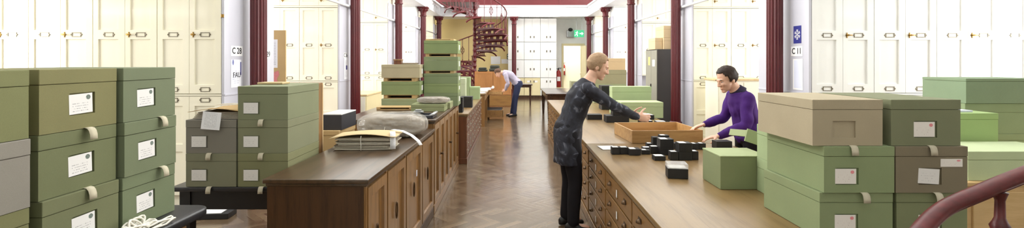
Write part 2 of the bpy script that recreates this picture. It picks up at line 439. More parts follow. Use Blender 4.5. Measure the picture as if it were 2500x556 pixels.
# galleries over the bays and over the far end
b = B()
b.box(-OUT, -3.22, -4.5, BY, 3.42, 3.60); b.box(3.40, OUT, -4.5, BY, 3.42, 3.60); b.box(-3.22, 3.40, 20.42, BY, 3.42, 3.60)
struct('ceiling_gallery', b, M['ceiling'])
b = B(); b.box(-OUT - .3, -2.4, -4.8, BY + .3, 8.0, 8.2); b.box(2.4, OUT + .3, -4.8, BY + .3, 8.0, 8.2); b.box(-2.4, 2.4, -4.8, -3, 8.0, 8.2); b.box(-2.4, 2.4, 20, BY + .3, 8.0, 8.2)
struct('ceiling', b, M['ceiling'])
b = B()
for k in range(14): b.box(-2.4, 2.4, -3 + k * 1.75, -2.93 + k * 1.75, 8.0, 8.12)
struct('window_skylight', b, M['girder'])
# long white girders with pierced sides, resting on the columns
for nm, x, s in (('trim_2', -3.08, 1), ('trim_3', 3.26, -1)):
    b = B(); L0, L1 = -4.5, 20.2
    rects = []
    y = L0 + .3
    while y < L1 - 1.0:
        for q in range(3): rects.append((y + q * .38, y + q * .38 + .30, .13, .30))
        y += 1.2
    b.slab(L0, L1, 0, .43, -.14, .28, rects, .05)
    b.box(L0, L1, -.19, .19, -.012, .033); b.box(L0, L1, -.20, .20, .397, .452)
    o = struct(nm, b, M['girder']); o.rotation_euler = (0, 0, s * PI / 2)
    o.location = (x, 0, 3.42)
    if s < 0: o.location = (x, L0 + L1, 3.42)
b = B(); b.box(-3.3, 3.5, 20.22, 20.42, 3.42, 3.86); b.box(-3.29, 3.49, 20.16, 20.41, 3.412, 3.50); b.box(-3.29, 3.49, 20.14, 20.41, 3.80, 3.872)
struct('trim_4', b, M['girder'])
b = B(); b.slab(-3.2, 3.4, 3.88, 4.25, 20.24, .06, [(-3.1 + k * 1.28, -3.1 + k * 1.28 + 1.2, 3.94, 4.2) for k in range(5)], .015)
struct('trim_5', b, M['red_panel'])
b = B(); b.box(-OUT, .1, BY - .03, BY, 0, .16); struct('baseboard_back', b, M['dark_oak'])

# ------------------------------------------------------------------ columns
def column(loc, label, h=3.41):
    t = thing('iron_column', label, 'column', loc, 0, 'oxblood iron columns')
    b = B(); NF = 16; ring = []
    prof = []
    for k in range(NF * 6):
        a = 2 * PI * k / (NF * 6); ph = (k % 6) / 6.0
        r = .092 - .012 * abs(math.sin(PI * ph))
        prof.append((r * math.cos(a), r * math.sin(a)))
    b.prism(prof, .42, h - .30); b.build('shaft', M['red'], t, 50)
    b = B(); b.lathe([(.128, 0), (.128, .10), (.118, .12), (.122, .18), (.112, .24), (.108, .36), (.118, .38), (.118, .41), (.10, .43)], 32)
    b.build('base', M['red'], t, 40)
    b = B(); b.lathe([(.09, h-.32), (.112, h-.31), (.112, h-.285), (.094, h-.27), (.096, h-.20), (.118, h-.12), (.16, h-.07), (.165, h-.05)], 32)
    b.box(-.17, .17, -.17, .17, h - .05, h)
    for q in range(8):
        a = q * PI / 4; b.ell((.135 * math.cos(a), .135 * math.sin(a), h - .1), (.03, .03, .045), 8)
    b.build('capital', M['red'], t, 40)
    return t
lbl = ['beside the C 28 panel', 'second from the front on the left side', 'third from the front on the left side', 'fourth from the front on the left side', 'at the far left corner beside the ochre wall']
rbl = ['beside the C 11 panel', 'between the grey locker and the person in purple', 'third from the front on the right side', 'fourth from the front on the right side', 'at the far right corner beside the doorway']
c0 = None
for k in range(5):
    for X, Y, tx in ((-3.0, 5.82 + BAY * k, lbl[k]), (3.185, 5.96 + BAY * k, rbl[k])):
        lab = 'dark red fluted iron column ' + tx
        if c0 is None: c0 = column((X, Y, 0), lab)
        else: copy_tree(c0, (X, Y, 0), 0, lab)
copy_tree(c0, (.085, 20.32, 0), 0, 'dark red fluted iron column in the middle, between ochre wall and white cupboards')

# ------------------------------------------------------------------ press cupboards
def holder(parent, x, z, y=-.0225, w=.10, h=.05):
    b = B(); f = .007
    b.box(x-w/2, x+w/2, y-.004, y, z+h/2-f, z+h/2); b.box(x-w/2, x+w/2, y-.004, y, z-h/2, z-h/2+f)
    b.box(x-w/2, x-w/2+f, y-.004, y, z-h/2, z+h/2); b.box(x+w/2-f, x+w/2, y-.004, y, z-h/2, z+h/2)
    b.ell((x-w/2-.006, y-.002, z), (.008, .003, .010), 8); b.ell((x+w/2+.006, y-.002, z), (.008, .003, .010), 8)
    return b.build('card_holder', M['holder'], parent)
def latch(parent, x, z, y=-.022):
    b = B(); b.lathe([(.016, 0), (.016, .004), (.007, .006), (.007, .022), (.011, .026), (.011, .032)], 12, mat=Matrix.Translation((x, y, z)) @ Matrix.Rotation(PI/2, 4, 'X'))
    b.box(x-.007, x+.042, y-.034, y-.024, z-.006, z+.006, .002); b.box(x-.006, x+.006, y-.006, y, z-.03, z+.03, .002)
    return b.build('latch', M['brass'], parent, 40)
def knob(parent, x, z, y, mat, r=.014):
    b = B(); b.lathe([(r*.9, 0), (r*.5, .006), (r*.5, .014), (r, .022), (r*.9, .030), (r*.4, .034)], 14, mat=Matrix.Translation((x, y, z)) @ Matrix.Rotation(PI/2, 4, 'X'))
    return b.build('knob', mat, parent, 40)
W = .704
def cupboard(w, h, d, mat, panels, holders, lk, inset=(.055, .07)):
    t = thing('press_cupboard', 'x', 'cupboard')
    b = B(); b.box(-w/2, w/2, 0, d, 0, h); b.build('carcass', mat, t)
    for s in (-1, 1):
        x0, x1 = (-w/2 + .004, -.002) if s < 0 else (.002, w/2 - .004)
        b = B(); b.slab(x0, x1, .006, h - .006, -.022, .020, [(x0 + inset[0], x1 - inset[1], a, c) for a, c in panels], .013, .003)
        dr = b.build('door', mat, t)
        for hx, hz in holders: holder(dr, (x0 + x1) / 2 + hx * s, hz)
        if lk and s > 0: latch(dr, x0 + .042, lk)
    return t
UP = dict(h=1.335, panels=[(.10, .60), (.70, 1.28)], holders=[(0, .65), (0, .05)], lk=.65)
LO = dict(h=1.09, panels=[(.09, .48), (.56, .98)], holders=[(0, 1.045)], lk=.52)
TP = dict(h=.78, panels=[(.08, .70)], holders=[], lk=.10)
proto = {}
def place_cup(kind, matname, x, y, z, label):
    k = (kind, matname)
    if k not in proto:
        sp = dict(UP=UP, LO=LO, TP=TP)[kind]
        t = cupboard(W, sp['h'], .52, M[matname], sp['panels'], sp['holders'], sp['lk']); proto[k] = t
        t.location = (x, y, z); t['label'] = label; t['group'] = 'press cupboards in the bays'
    else: copy_tree(proto[k], (x, y, z), 0, label)
ORD = ['next to', 'second from', 'third from', 'fourth from']
TIER = {'UP': (1.235, 'upper tier'), 'LO': (.125, 'bottom tier'), 'TP': (2.60, 'top tier')}
def press(side, k, ncol, tiers, matname, nm, ends):
    X = LX if side < 0 else RX; Y = (LY if side < 0 else RY) + BAY * k
    for tier in tiers:
        for q in range(ncol):
            x = X + side * (.03 + W * (q + .5))
            place_cup(tier, matname, x, Y, TIER[tier][0], 'pale two-door press cupboard, %s, %s %s' % (TIER[tier][1], ORD[q], ends))
    span = ncol * W + .03
    e = thing('storage_press', 'tall white press %s' % nm, 'press', (X, Y, 0), 0)
    x0, x1 = sorted((side * .0305, side * span))
    b = B(); b.box(x0, x1, .02, .5, 0, .122); b.build('plinth', M[matname], e)
    b = B(); b.box(x0, x1, -.028, .5, 1.217, 1.233); b.build('rail', M[matname], e)
    b = B(); b.box(x0, x1, -.035, .5, 2.573, 2.598); b.build('rail', M[matname], e)
    if 'TP' in tiers: b = B(); b.box(x0, x1, 0, .5, 3.385, 3.418); b.build('cornice', M[matname], e)
    x0, x1 = sorted((0, side * .029))
    b = B(); b.box(x0, x1, -.02, PD, 0, 3.08); b.build('end_panel', M['panel'], e)
    x0, x1 = sorted((-side * .008, -side * .0002)); b = B(); b.box(x0, x1, -.02, PD, 1.215, 1.235, .002); b.build('dado_strip', M['panel'], e)
    x0, x1 = sorted((side * .0292, side * span)); b = B(); b.box(x0, x1, .56, PD, 0, 3.08); b.build('back_half', M['panel'], e)
    return e
E28 = press(-1, 0, 4, ['UP', 'LO'], 'cream', 'with the C 28 card, behind the nearest left boxes', 'the C 28 end panel')
E11 = press(1, 0, 4, ['UP', 'LO'], 'white', 'with the C 11 card and a blue snowflake poster', 'the C 11 end panel')
E2L = press(-1, 1, 2, ['UP', 'LO', 'TP'], 'cream', 'beside the second left column', 'the second left column')
press(1, 1, 2, ['UP', 'LO', 'TP'], 'cream', 'behind the person in purple', 'the second right column')
press(-1, 2, 2, ['UP', 'LO', 'TP'], 'cream', 'beside the third left column', 'the third left column')
press(1, 2, 2, ['UP', 'TP'], 'cream', 'above the grey locker', 'the third right column')
press(-1, 3, 1, ['UP', 'TP'], 'white', 'beside the fourth left column', 'the fourth left column')
press(1, 3, 1, ['UP', 'TP'], 'white', 'beside the fourth right column', 'the fourth right column')
press(-1, 4, 1, ['UP', 'TP'], 'cream', 'beside the far left column', 'the far left column')
press(1, 4, 1, ['UP', 'TP'], 'cream', 'beside the far right column', 'the far right column')

# number cards and papers on the end panels
def on_panel(E, side, y, z, w, h, mat, name, label=None, cat=None, parent=None, th=.0015, off=.0):
    """a sheet on an end panel: y, z of its centre"""
    X = E.location.x; Y0 = E.location.y
    b = B(); b.box(-w/2, w/2, -th, 0, -h/2, h/2)
    o = b.build(name, mat, parent)
    rz = PI/2 if side < 0 else -PI/2
    if parent: o.location = (-side * (.0107 + off), y - Y0, z)
    else: o.location = (X - side * (.0015 + off), y, z)
    o.rotation_euler = (0, 0, rz)
    if label: tag(o, label, cat)
    return o
def number(E, side, y, z, txt, w=.23, h=.115):
    c = on_panel(E, side, y, z, w, h, M['paper'], 'number_card', parent=E, off=-.0103)
    text_mesh(txt, .098, 'lettering', M['ink'], c, (0, -.0025, 0), (PI/2, 0, 0), bold=.0012)
number(E28, -1, 5.625, 1.71, 'C 28'); number(E28, -1, 6.30, 1.68, 'C 29'); number(E11, 1, 5.765, 1.71, 'C 11')
number(E2L, -1, 9.30, 1.70, 'C 26', .2, .10)
p = on_panel(E28, -1, 5.61, 1.455, .21, .315, M['notice'], 'notice', 'printed white notice under the C 28 number card', 'notice')
text_mesh('FAU', .085, 'scrawl', M['ink'], p, (.01, -.003, -.02), (PI/2, 0, 0))
b = B(); b.box(.082, .1, -.0025, -.0015, -.02, .13); b.build('blue_edge', M['blue'], p)
p = on_panel(E2L, -1, 9.33, 1.45, .22, .40, M['notice_red'], 'notice', off=.001, label='white notice on the end panel by the second left column', cat='notice')
b = B(); b.box(-.02, .06, -.0025, -.0015, -.02, .06); b.build('blue_patch', M['blue'], p)
# blue poster with a white snowflake, and a pale notice, by C 11
p = on_panel(E11, 1, 5.75, 1.905, .155, .205, M['blue'], 'poster', 'blue poster with a white snowflake above the C 11 card', 'poster')
b = B()
for q in range(6):
    a = q * PI / 3; ca, sa = math.sin(a), math.cos(a)
    def pt(r, dx): return (r * ca + dx * sa, r * sa - dx * ca)
    def bar(p0, p1, w=.0035):
        v = Vector((p1[0]-p0[0], p1[1]-p0[1])).normalized(); nx, nz = -v.y * w, v.x * w
        b.quad((p0[0]+nx, -.0022, p0[1]+nz), (p0[0]-nx, -.0022, p0[1]-nz), (p1[0]-nx, -.0022, p1[1]-nz), (p1[0]+nx, -.0022, p1[1]+nz))
    bar(pt(0, 0), pt(.060, 0))
    for r in (.024, .040):
        bar(pt(r, 0), pt(r + .018, .016), .0028); bar(pt(r, 0), pt(r + .018, -.016), .0028)
b.build('snowflake', M['paper'], p)
p = on_panel(E11, 1, 5.74, 1.44, .20, .36, M['paper'], 'notice', 'pale notice with a lilac sheet below the C 11 card', 'notice')
b = B(); b.box(-.075, .075, -.003, -.0015, -.16, .165, .0); b.build('sheet', M['lilac_paper'], p)
b = B(); b.box(-.03, .0, -.012, .0, -.018, .018, .003)
o = b.build('hinge_plate', M['brass'], None); o.location = (LX, LY - .021, 2.09); tag(o, 'small brass catch at the right edge of the C 28 press', 'catch')

# white pipes along the columns
for nm, X, Y0, sd in (('left', -3.11, 5.9, -1), ('right', 3.295, 6.0, 1)):
    t = thing('conduit_pipe', 'white pipe running high along the %s row of columns' % nm, 'pipe', (X, Y0, 2.62))
    b = B(); b.tube([(0, 0, 0), (0, 14.4, .08)], .022, 10); b.build('pipe', M['girder'], t, True)
    for k in range(5):
        y = k * 3.6 + .12; b = B(); b.box(-.03, .03, y - .05, y + .05, -.05 + y*.0055, .05 + y*.0055, .006)
        b.box(-.02, .02, y - .03, y + .03, -.14 + y*.0055, -.09 + y*.0055, .006); b.tube([(0, y, -.1), (0, y, 0)], .015)
        b.build('pipe_clip', M['girder'], t)

# fluorescent lamps hung in front of the presses
def lamp(x, y, z, L, label):
    t = thing('fluorescent_lamp', label, 'lamp', (x, y, z), 0, 'fluorescent lamps')
    b = B(); b.box(-L/2, L/2, -.045, .045, .03, .085, .008); b.box(-L/2, -L/2+.03, -.03, .03, -.02, .03, .004); b.box(L/2-.03, L/2, -.03, .03, -.02, .03, .004); b.build('housing', M['girder'], t)
    b = B(); b.tube([(-L/2 + .03, 0, 0), (L/2 - .03, 0, 0)], .014, 10); b.build('tube', M['tube'], t, True)
    b = B(); hz = 3.42 - z
    if hz > .12:
        for s in (-1, 1): b.tube([(s * L * .35, 0, .08), (s * L * .35, 0, hz)], .006, 6)
        b.build('hanger', M['girder'], t)
    return t
lamp(-5.2, LY - 1.6, 2.29, 1.75, 'white hanging fluorescent lamp in front of the C 28 press')
lamp(5.5, RY - 1.6, 2.29, 1.75, 'white hanging fluorescent lamp in front of the C 11 press')
for k in range(1, 4):
    lamp(-4.75, LY + BAY*k - 1.6, 2.29, 1.5, 'white hanging fluorescent lamp in left bay %s' % ['', 'behind the C 28 press', 'behind the second left column', 'behind the third left column'][k])
    lamp(4.95, RY + BAY*k - 1.6, 2.29, 1.5, 'white hanging fluorescent lamp in right bay %s' % ['', 'behind the C 11 press', 'behind the grey locker', 'behind the third right column'][k])
lamp(1.12, 19.95, 3.40, 1.6, 'white fluorescent lamp below the red gallery beam')

# ------------------------------------------------------------------ far end
def far_cup(w, h, mat, hz):
    t = thing('wall_cupboard', 'x', 'cupboard', (0, 0, 0), 0, 'white cupboards on the far wall')
    b = B(); b.box(-w/2, w/2, 0, .5, 0, h); b.build('carcass', mat, t)
    for s in (-1, 1):
        x0, x1 = (-w/2 + .006, -.003) if s < 0 else (.003, w/2 - .006)
        b = B(); b.box(x0, x1, -.02, 0, .008, h - .008, .003); dr = b.build('door', mat, t)
        b = B(); hx = s * .075; b.box(hx - .022, hx + .022, -.035, -.02, hz - .045, hz + .045, .006); b.build('handle', M['holder'], dr)
        b = B(); b.box(s*.16 - .06, s*.16 + .06, -.0215, -.02, hz - .035, hz + .035); b.build('card', M['paper'], dr)
    return t
FY = 20.75; fw = .684; zs = [.13, .885, 1.64, 2.395, 3.40]
pf = None
rown = ['bottom row', 'second row up', 'third row up', 'top row']; coln = ['partly behind the middle column', 'in the middle column of doors', 'in the right column of doors']
for r in range(4):
    for c in range(3):
        h = zs[r+1] - zs[r] - .012; x = -.17 + fw * (c + .5)
        dark = (r == 0 and c < 2)
        t = far_cup(fw - .008, h, M['cream_dark'] if dark else M['white'], h - .15 if r == 0 else h * .48 if r < 3 else .2)
        t.location = (x, FY, zs[r]); t['label'] = '%s far-wall cupboard, %s, %s' % ('cream' if dark else 'white', rown[r], coln[c])
b = B(); b.box(-.17, 1.885, FY + .03, FY + .5, 0, .128); o = b.build('cupboard_plinth', M['dark_oak']); tag(o, 'dark plinth under the far-wall cupboards', 'plinth')

# exit sign, emergency lamp, extinguishers
t = thing('exit_sign', 'green lit exit sign with white arrow hanging beside the doorway', 'sign', (2.85, 20.9, 2.60))
b = B(); b.box(-.21, .21, -.02, .02, 0, .30, .006); b.build('panel', M['exit_green'], t)
b = B(); y = -.022
b.quad((.02, y, .13), (.11, y, .13), (.11, y, .17), (.02, y, .17)); b.bm.faces.new([b.bm.verts.new(p) for p in ((.11, y, .08), (.185, y, .15), (.11, y, .22))])
b.build('arrow', M['exit_white'], t)
b = B(); b.ell((-.08, y, .235), (.02, .001, .022), 10)
def st(b, p0, p1, w=.012):
    v = Vector((p1[0]-p0[0], p1[1]-p0[1])).normalized(); nx, nz = -v.y*w, v.x*w
    b.quad((p0[0]+nx, y, p0[1]+nz), (p0[0]-nx, y, p0[1]-nz), (p1[0]-nx, y, p1[1]-nz), (p1[0]+nx, y, p1[1]+nz))
for p0, p1 in (((-.09, .21), (-.11, .13)), ((-.11, .13), (-.06, .09)), ((-.06, .09), (-.08, .04)), ((-.11, .13), (-.16, .08)), ((-.16, .08), (-.19, .08)), ((-.09, .2), (-.04, .16)), ((-.09, .2), (-.15, .18))): st(b, p0, p1)
b.build('running_figure', M['exit_white'], t)
b = B(); b.tube([(-.12, 0, .3), (-.12, 0, .82)], .008); b.tube([(.12, 0, .3), (.12, 0, .82)], .008); b.build('hanger', M['steel'], t)
t = thing('emergency_lamp', 'grey box lamp on the wall left of the exit sign', 'lamp', (2.55, BY - .12, 2.62))
b = B(); b.box(-.16, .16, -.05, .12, 0, .3, .02); b.build('housing', M['steel'], t); b = B(); b.ell((0, -.05, .33), (.1, .08, .08), 12); b.build('lamp_head', M['black_wood'], t, True)
def extinguisher(loc, label):
    t = thing('fire_extinguisher', label, 'fire extinguisher', loc, 0, 'fire extinguishers')
    b = B(); b.lathe([(.07, 0), (.085, .02), (.085, .44), (.07, .50), (.03, .54), (.025, .56)], 20); b.build('cylinder', M['fire_red'], t, 50)
    b = B(); b.lathe([(.022, .55), (.022, .60), (.012, .61)], 12); b.box(-.012, .10, -.012, .012, .61, .625); b.box(-.012, .085, -.012, .012, .585, .60); b.build('valve', M['rubber'], t)
    b = B(); b.tube([(-.02, 0, .58), (-.07, 0, .60), (-.115, 0, .52), (-.11, 0, .34), (-.105, 0, .2)], .011); b.build('hose', M['rubber'], t, True)
    b = B(); b.box(-.05, .05, -.087, -.083, .2, .34); b.build('instruction_label', M['paper'], t)
    return t
b = B(); b.box(-.12, .12, -.1, .1, 0, .03); b.box(-.12, .12, .09, .11, 0, .2)
e = extinguisher((2.02, 21.35, .45), 'large red fire extinguisher left of the doorway'); e.scale = (1.35, 1.35, 1.35)
extinguisher((2.62, 24.95, .88), 'small red fire extinguisher on the corridor wall through the doorway')
o = b.build('wall_bracket', M['steel']); o.location = (2.62, 25.08, .85); tag(o, 'grey bracket under the corridor fire extinguisher', 'bracket')
b = B(); b.box(-.2, .2, -.14, .14, 0, .45, .01); o = b.build('plinth_box', M['cream_dark']); o.location = (2.02, 21.38, 0); tag(o, 'pale stand under the large fire extinguisher', 'stand')
# safety sign and papers on the ochre wall
t = thing('safety_sign', 'dark green sign with four white squares on the ochre wall', 'sign', (-.12, BY - .012, 1.66))
b = B(); b.box(-.1, .1, 0, .011, 0, .24); b.build('plate', boxmat(28, 70, 52), t)
b = B()
for x in (-.045, .045):
    for z in (.065, .17): b.box(x-.03, x+.03, -.003, 0, z-.035, z+.035)
b.build('symbol', M['paper'], t)
for x, z, w, h, lb in ((-.72, 1.45, .42, .34, 'larger white paper pinned to the ochre wall'), (-.30, 1.47, .34, .2, 'smaller white paper left of the green safety sign')):
    b = B(); b.box(-w/2, w/2, 0, .004, 0, h); b.box(-w*.3, w*.3, -.001, 0, h*.55, h*.6)
    o = b.build('pinned_paper', M['paper']); o.location = (x, BY - .006, z); tag(o, lb, 'paper')
# ================================================================== FURNITURE
def frame_panel(b, x0, x1, z0, z1, y, th, m=.06, rec=.012):
    b.slab(x0, x1, z0, z1, y, th, [(x0 + m, x1 - m, z0 + m, z1 - m)], rec, .006)
def top_slab(b, x0, x1, y0, y1, z0, z1):
    """moulded worktop: a square slab with a rounded lip and a smaller bead under it"""
    b.box(x0, x1, y0, y1, z1 - (z1 - z0) * .62, z1, .006, 3); b.box(x0 + .012, x1 - .012, y0 + .012, y1 - .012, z0, z1 - (z1 - z0) * .60, .005, 2)
def door_counter(name, label, L, D, H, doors, loc, rz, mats, pulls='ring', knobs=()):
    """local: front faces -Y, X runs 0..L along the aisle, back at Y = D"""
    t = thing(name, label, 'cabinet', loc, rz)
    top, body, dm = mats
    b = B(); top_slab(b, -.02, L - .001, -.022, D, H - .045, H); b.build('worktop', top, t, 50)
    b = B(); b.box(0, L, .012, D - .02, .09, H - .046); b.build('carcass', body, t)
    b = B(); b.box(-.012, L - .001, -.012, D - .02, 0, .09, .006); b.build('plinth', body, t)
    for k, (x0, x1) in enumerate(doors):
        b = B(); b.box(x0 - .0, x0 + .022, -.004, .012, .09, H - .047, .003); b.build('stile', dm, t)
        b = B(); frame_panel(b, x0 + .026, x1 - .004, .10, H - .06, -.010, .021, .065, .018); d = b.build('door', dm, t)
        if pulls == 'ring':
            cx = (x0 + x1) / 2; b = B(); b.tube([(cx + .022 * math.cos(a * PI/8), -.006, H * .56 + .06 * math.sin(a * PI/8)) for a in range(16)], .0045, 6, closed=True); b.build('finger_ring', M['bronze'], d, True)
        if k in knobs: knob(d, x1 - .035 if k % 2 == 0 else x0 + .055, H * .56, -.012, M['bronze'], .017)
    return t
# near left counter, turned a touch
cnt = door_counter('storage_counter', 'dark-topped oak counter with ring-pull doors, nearest on the left of the aisle', 2.17, .61, .90,
    [(.0, .43), (.43, .97), (.97, 1.59), (1.59, 2.17)], (-.868, 2.912, 0), PI/2 - .022, (M['counter_top_x'], M['dark_oak'], M['oak']))
b = B(); b.box(1.34, 1.37, -.0125, -.0102, .60, .65); b.build('paper_label', M['lilac_paper'], [c for c in kids(cnt) if c.name.startswith('door')][2])
door_counter('tall_storage_counter', 'taller oak counter with six knobbed doors, carrying the green box stacks', 2.32, .98, .985,
    [(k * .3867, (k + 1) * .3867) for k in range(6)], (-.82, 5.135, 0), PI/2, (M['counter_top_x'], M['oak'], M['oak']), 'knob', (1, 3, 5))

def cup_pull(parent, x, z, y, r=.028):
    b = B(); t = bmesh.new(); bmesh.ops.create_uvsphere(t, u_segments=14, v_segments=10, radius=1)
    bmesh.ops.delete(t, geom=[v for v in t.verts if v.co.z < -.25], context='VERTS')
    t.transform(Matrix.Translation((x, y, z)) @ Matrix.Diagonal((r, r * .85, r * .8, 1))); b._add(t)
    b.box(x - r * 1.2, x + r * 1.2, y - .002, y, z + r * .1, z + r * 1.0, .001); return b.build('cup_pull', M['bronze' if r > .025 else 'holder'], parent, 50)
def drawer_counter(name, label, L, D, H, ncol, nrow, loc, rz, mats, pulls=2, card=True):
    t = thing(name, label, 'cabinet', loc, rz)
    top, body, dm = mats
    b = B(); top_slab(b, -.008, L + .008, -.03, D, H - .05, H); b.build('worktop', top, t, 50)
    b = B(); b.box(0, L, .014, D - .02, .085, H - .051); b.build('carcass', body, t)
    b = B(); b.box(-.008, L + .008, -.014, D - .02, 0, .085, .006); b.build('plinth', body, t)
    cw = L / ncol; z0, z1 = .10, H - .06; rh = (z1 - z0) / nrow; proto_d = None
    for c in range(ncol):
        b = B(); b.box(c * cw - .011 if c else 0, c * cw + .011, -.004, .013, .086, H - .052, .002); b.build('stile', body, t)
        for r in range(nrow):
            if proto_d is None:
                b = B(); b.box(-cw/2 + .018, cw/2 - .018, -.008, .013, .008, rh - .008, .004); d = b.build('drawer', dm, t)
                xs = (-cw * .28, cw * .28) if pulls == 2 else (0,)
                for x in xs: cup_pull(d, x, rh * .5, -.008, .03 if pulls == 2 else .024)
                if card:
                    b = B(); b.box(-.022, .022, -.0115, -.008, rh * .5 - .032, rh * .5 + .032, .001); b.build('card_holder', M['brass'], d)
                    b = B(); b.box(-.016, .016, -.0125, -.0115, rh * .5 - .026, rh * .5 + .026); b.build('card', M['card_plain'], d)
                proto_d = d
            else:
                d = copy_tree(proto_d); d.parent = t
            d.location = ((c + .5) * cw, 0, z0 + r * rh)
    return t
om = (M['oak_top'], M['oak_drawer'], M['oak_drawer'])
drawer_counter('drawer_counter', 'long oak drawer counter nearest on the right, covered with boxes', 2.64, 1.38, .78, 3, 4, (.765, 4.86, 0), -PI/2, om)
drawer_counter('drawer_counter', 'middle oak drawer counter on the right, behind the leaning person in black', 2.58, 1.30, .78, 3, 4, (.765, 7.46, 0), -PI/2, om)
drawer_counter('drawer_counter', 'farthest oak drawer counter on the right, in front of the dark table', 2.78, 1.30, .78, 4, 5, (.765, 10.27, 0), -PI/2, om, 2, False)
drawer_counter('mahogany_chest', 'mahogany chest of many small drawers beyond the tall left counter', 3.6, .95, .78, 8, 5, (-.71, 7.62, 0), PI/2, (M['oak_top'], M['mahogany'], M['mahogany']), 1, False)
# wooden desk by the bending man, with drawers pulled out
t = thing('wooden_desk', 'far wooden desk with papers on top and pulled-out drawers by the bending man', 'desk', (-.66, 11.9, 0), PI/2)
b = B(); top_slab(b, -.02, 2.6, -.03, .8, .76, .80); b.build('worktop', M['oak_top'], t, 50)
b = B(); b.box(0, .05, 0, .76, 0, .76); b.box(2.5, 2.55, 0, .76, 0, .76); b.box(0, 2.55, .5, .76, .05, .76); b.box(.05, 2.5, .02, .5, .60, .76); b.build('frame', M['oak'], t)
b = B(); b.box(1.20, 1.26, 0, .5, 0, .6); b.build('divider', M['oak'], t)
def open_drawer(b, x0, x1, y0, y1, z0, z1, w=.014):
    b.box(x0, x1, y0, y0 + w, z0, z1, .002); b.box(x0, x1, y1 - w, y1, z0, z1, .002); b.box(x0, x0 + w, y0, y1, z0, z1, .002); b.box(x1 - w, x1, y0, y1, z0, z1, .002); b.box(x0 + .002, x1 - .002, y0 + .002, y1 - .002, z0, z0 + .012)
b = B(); open_drawer(b, 1.30, 2.2, -.42, .3, .08, .27); b.box(1.32, 2.18, -.40, .28, .235, .245); d = b.build('drawer', M['oak_drawer'], t)
b = B()
for k in range(5): b.box(1.34 + k * .168, 1.34 + k * .168 + .15, -.38, .26, .245, .275, .004)
b.build('black_tray', M['black_card'], d)
b = B(); open_drawer(b, 1.75, 2.47, -.40, .2, .66, .735); d = b.build('drawer', M['tray_wood'], t)

# tables
def table(label, x0, x1, y0, y1, H, mat, top, leg=.07, apron=.11, th=.035, inset=.04, cat='table', taper=True):
    t = thing('wooden_table', label, cat, ((x0+x1)/2, (y0+y1)/2, 0)); hx, hy = (x1-x0)/2, (y1-y0)/2
    b = B(); b.box(-hx, hx, -hy, hy, H - th, H, .006, 3); b.build('tabletop', top, t, 50)
    b = B(); q = inset + .01
    b.box(-hx+q, hx-q, -hy+q, -hy+q+.025, H-th-apron, H-th-.001); b.box(-hx+q, hx-q, hy-q-.025, hy-q, H-th-apron, H-th-.001)
    b.box(-hx+q, -hx+q+.025, -hy+q+.03, hy-q-.03, H-th-apron, H-th-.001); b.box(hx-q-.025, hx-q, -hy+q+.03, hy-q-.03, H-th-apron, H-th-.001); b.build('apron', mat, t)
    for sx in (-1, 1):
        for sy in (-1, 1):
            cx, cy = sx * (hx - inset - leg/2), sy * (hy - inset - leg/2); b = B(); k = leg/2
            b.box(cx-k, cx+k, cy-k, cy+k, H-th-apron-.03, H-th-.002)
            f = .6 if taper else 1
            t2 = bmesh.new(); bmesh.ops.create_cube(t2, size=1)
            for v in t2.verts: v.co = Vector((cx + v.co.x * leg * (f if v.co.z < 0 else 1), cy + v.co.y * leg * (f if v.co.z < 0 else 1), (v.co.z + .5) * (H-th-apron-.03)))
            b._add(t2); b.build('leg', mat, t)
    return t
table('large dark mahogany table beyond the right counters, in front of the doorway', .86, 3.0, 12.45, 15.0, .765, M['table_dark'], M['table_dark'], .10, .14)
table('small dark table behind the bending man, before the cream cupboards', -.01, .74, 17.75, 18.45, .745, M['table_dark'], M['table_dark'], .06, .08)
table('low black table under the sage and grey box stack on the left', -2.26, -1.478, 3.242, 5.0, .765, M['black_wood'], M['black_lino'], .07, .13, .03)
# black-topped cabinet under the nearest left boxes
t = thing('black_topped_cabinet', 'brown cabinet with rounded black top under the nearest left box stacks', 'cabinet', (-1.9, 1.6, 0))
b = B(); poly = []
x0, x1, y0, y1, r = -.55, .475, -.75, .745, .07
for cx, cy, a0 in ((x1-r, y1-r, 0), (x0+r, y1-r, 90), (x0+r, y0+r, 180), (x1-r, y0+r, 270)):
    for k in range(6): a = math.radians(a0 + 18 * k); poly.append((cx + r*math.cos(a), cy + r*math.sin(a)))
b.prism(poly, .878, .915, bev=.008); b.build('worktop', M['black_lino'], t, 50)
b = B(); b.box(-.5, .40, -.7, .66, .09, .877); b.build('carcass', M['oak'], t)
b = B(); b.box(-.49, .38, -.68, .64, 0, .09); b.build('plinth', M['dark_oak'], t)
b = B()
w_ = b; w_.box(.40, .418, -.66, -.02, .12, .85, .004); w_.build('door', M['oak'], t); b = B(); b.box(.40, .418, .0, .64, .12, .85, .004); b.build('door', M['oak'], t)
# pale pine cabinet at the right edge
t = thing('pine_cabinet', 'pale pine cabinet at the right edge, carrying light green boxes', 'cabinet', (3.05, 2.75, 0))
b = B(); b.box(-.52, .95, 0, 1.2, 0, .90); b.build('carcass', M['pine'], t)
b = B(); b.box(-.535, .97, -.015, 1.2, .90, .922, .004); b.build('worktop', M['pine'], t)
for k in range(2): b = B(); b.box(-.48 + k * .72, .20 + k * .72, -.014, 0, .05, .87, .004); b.build('door', M['pine'], t)
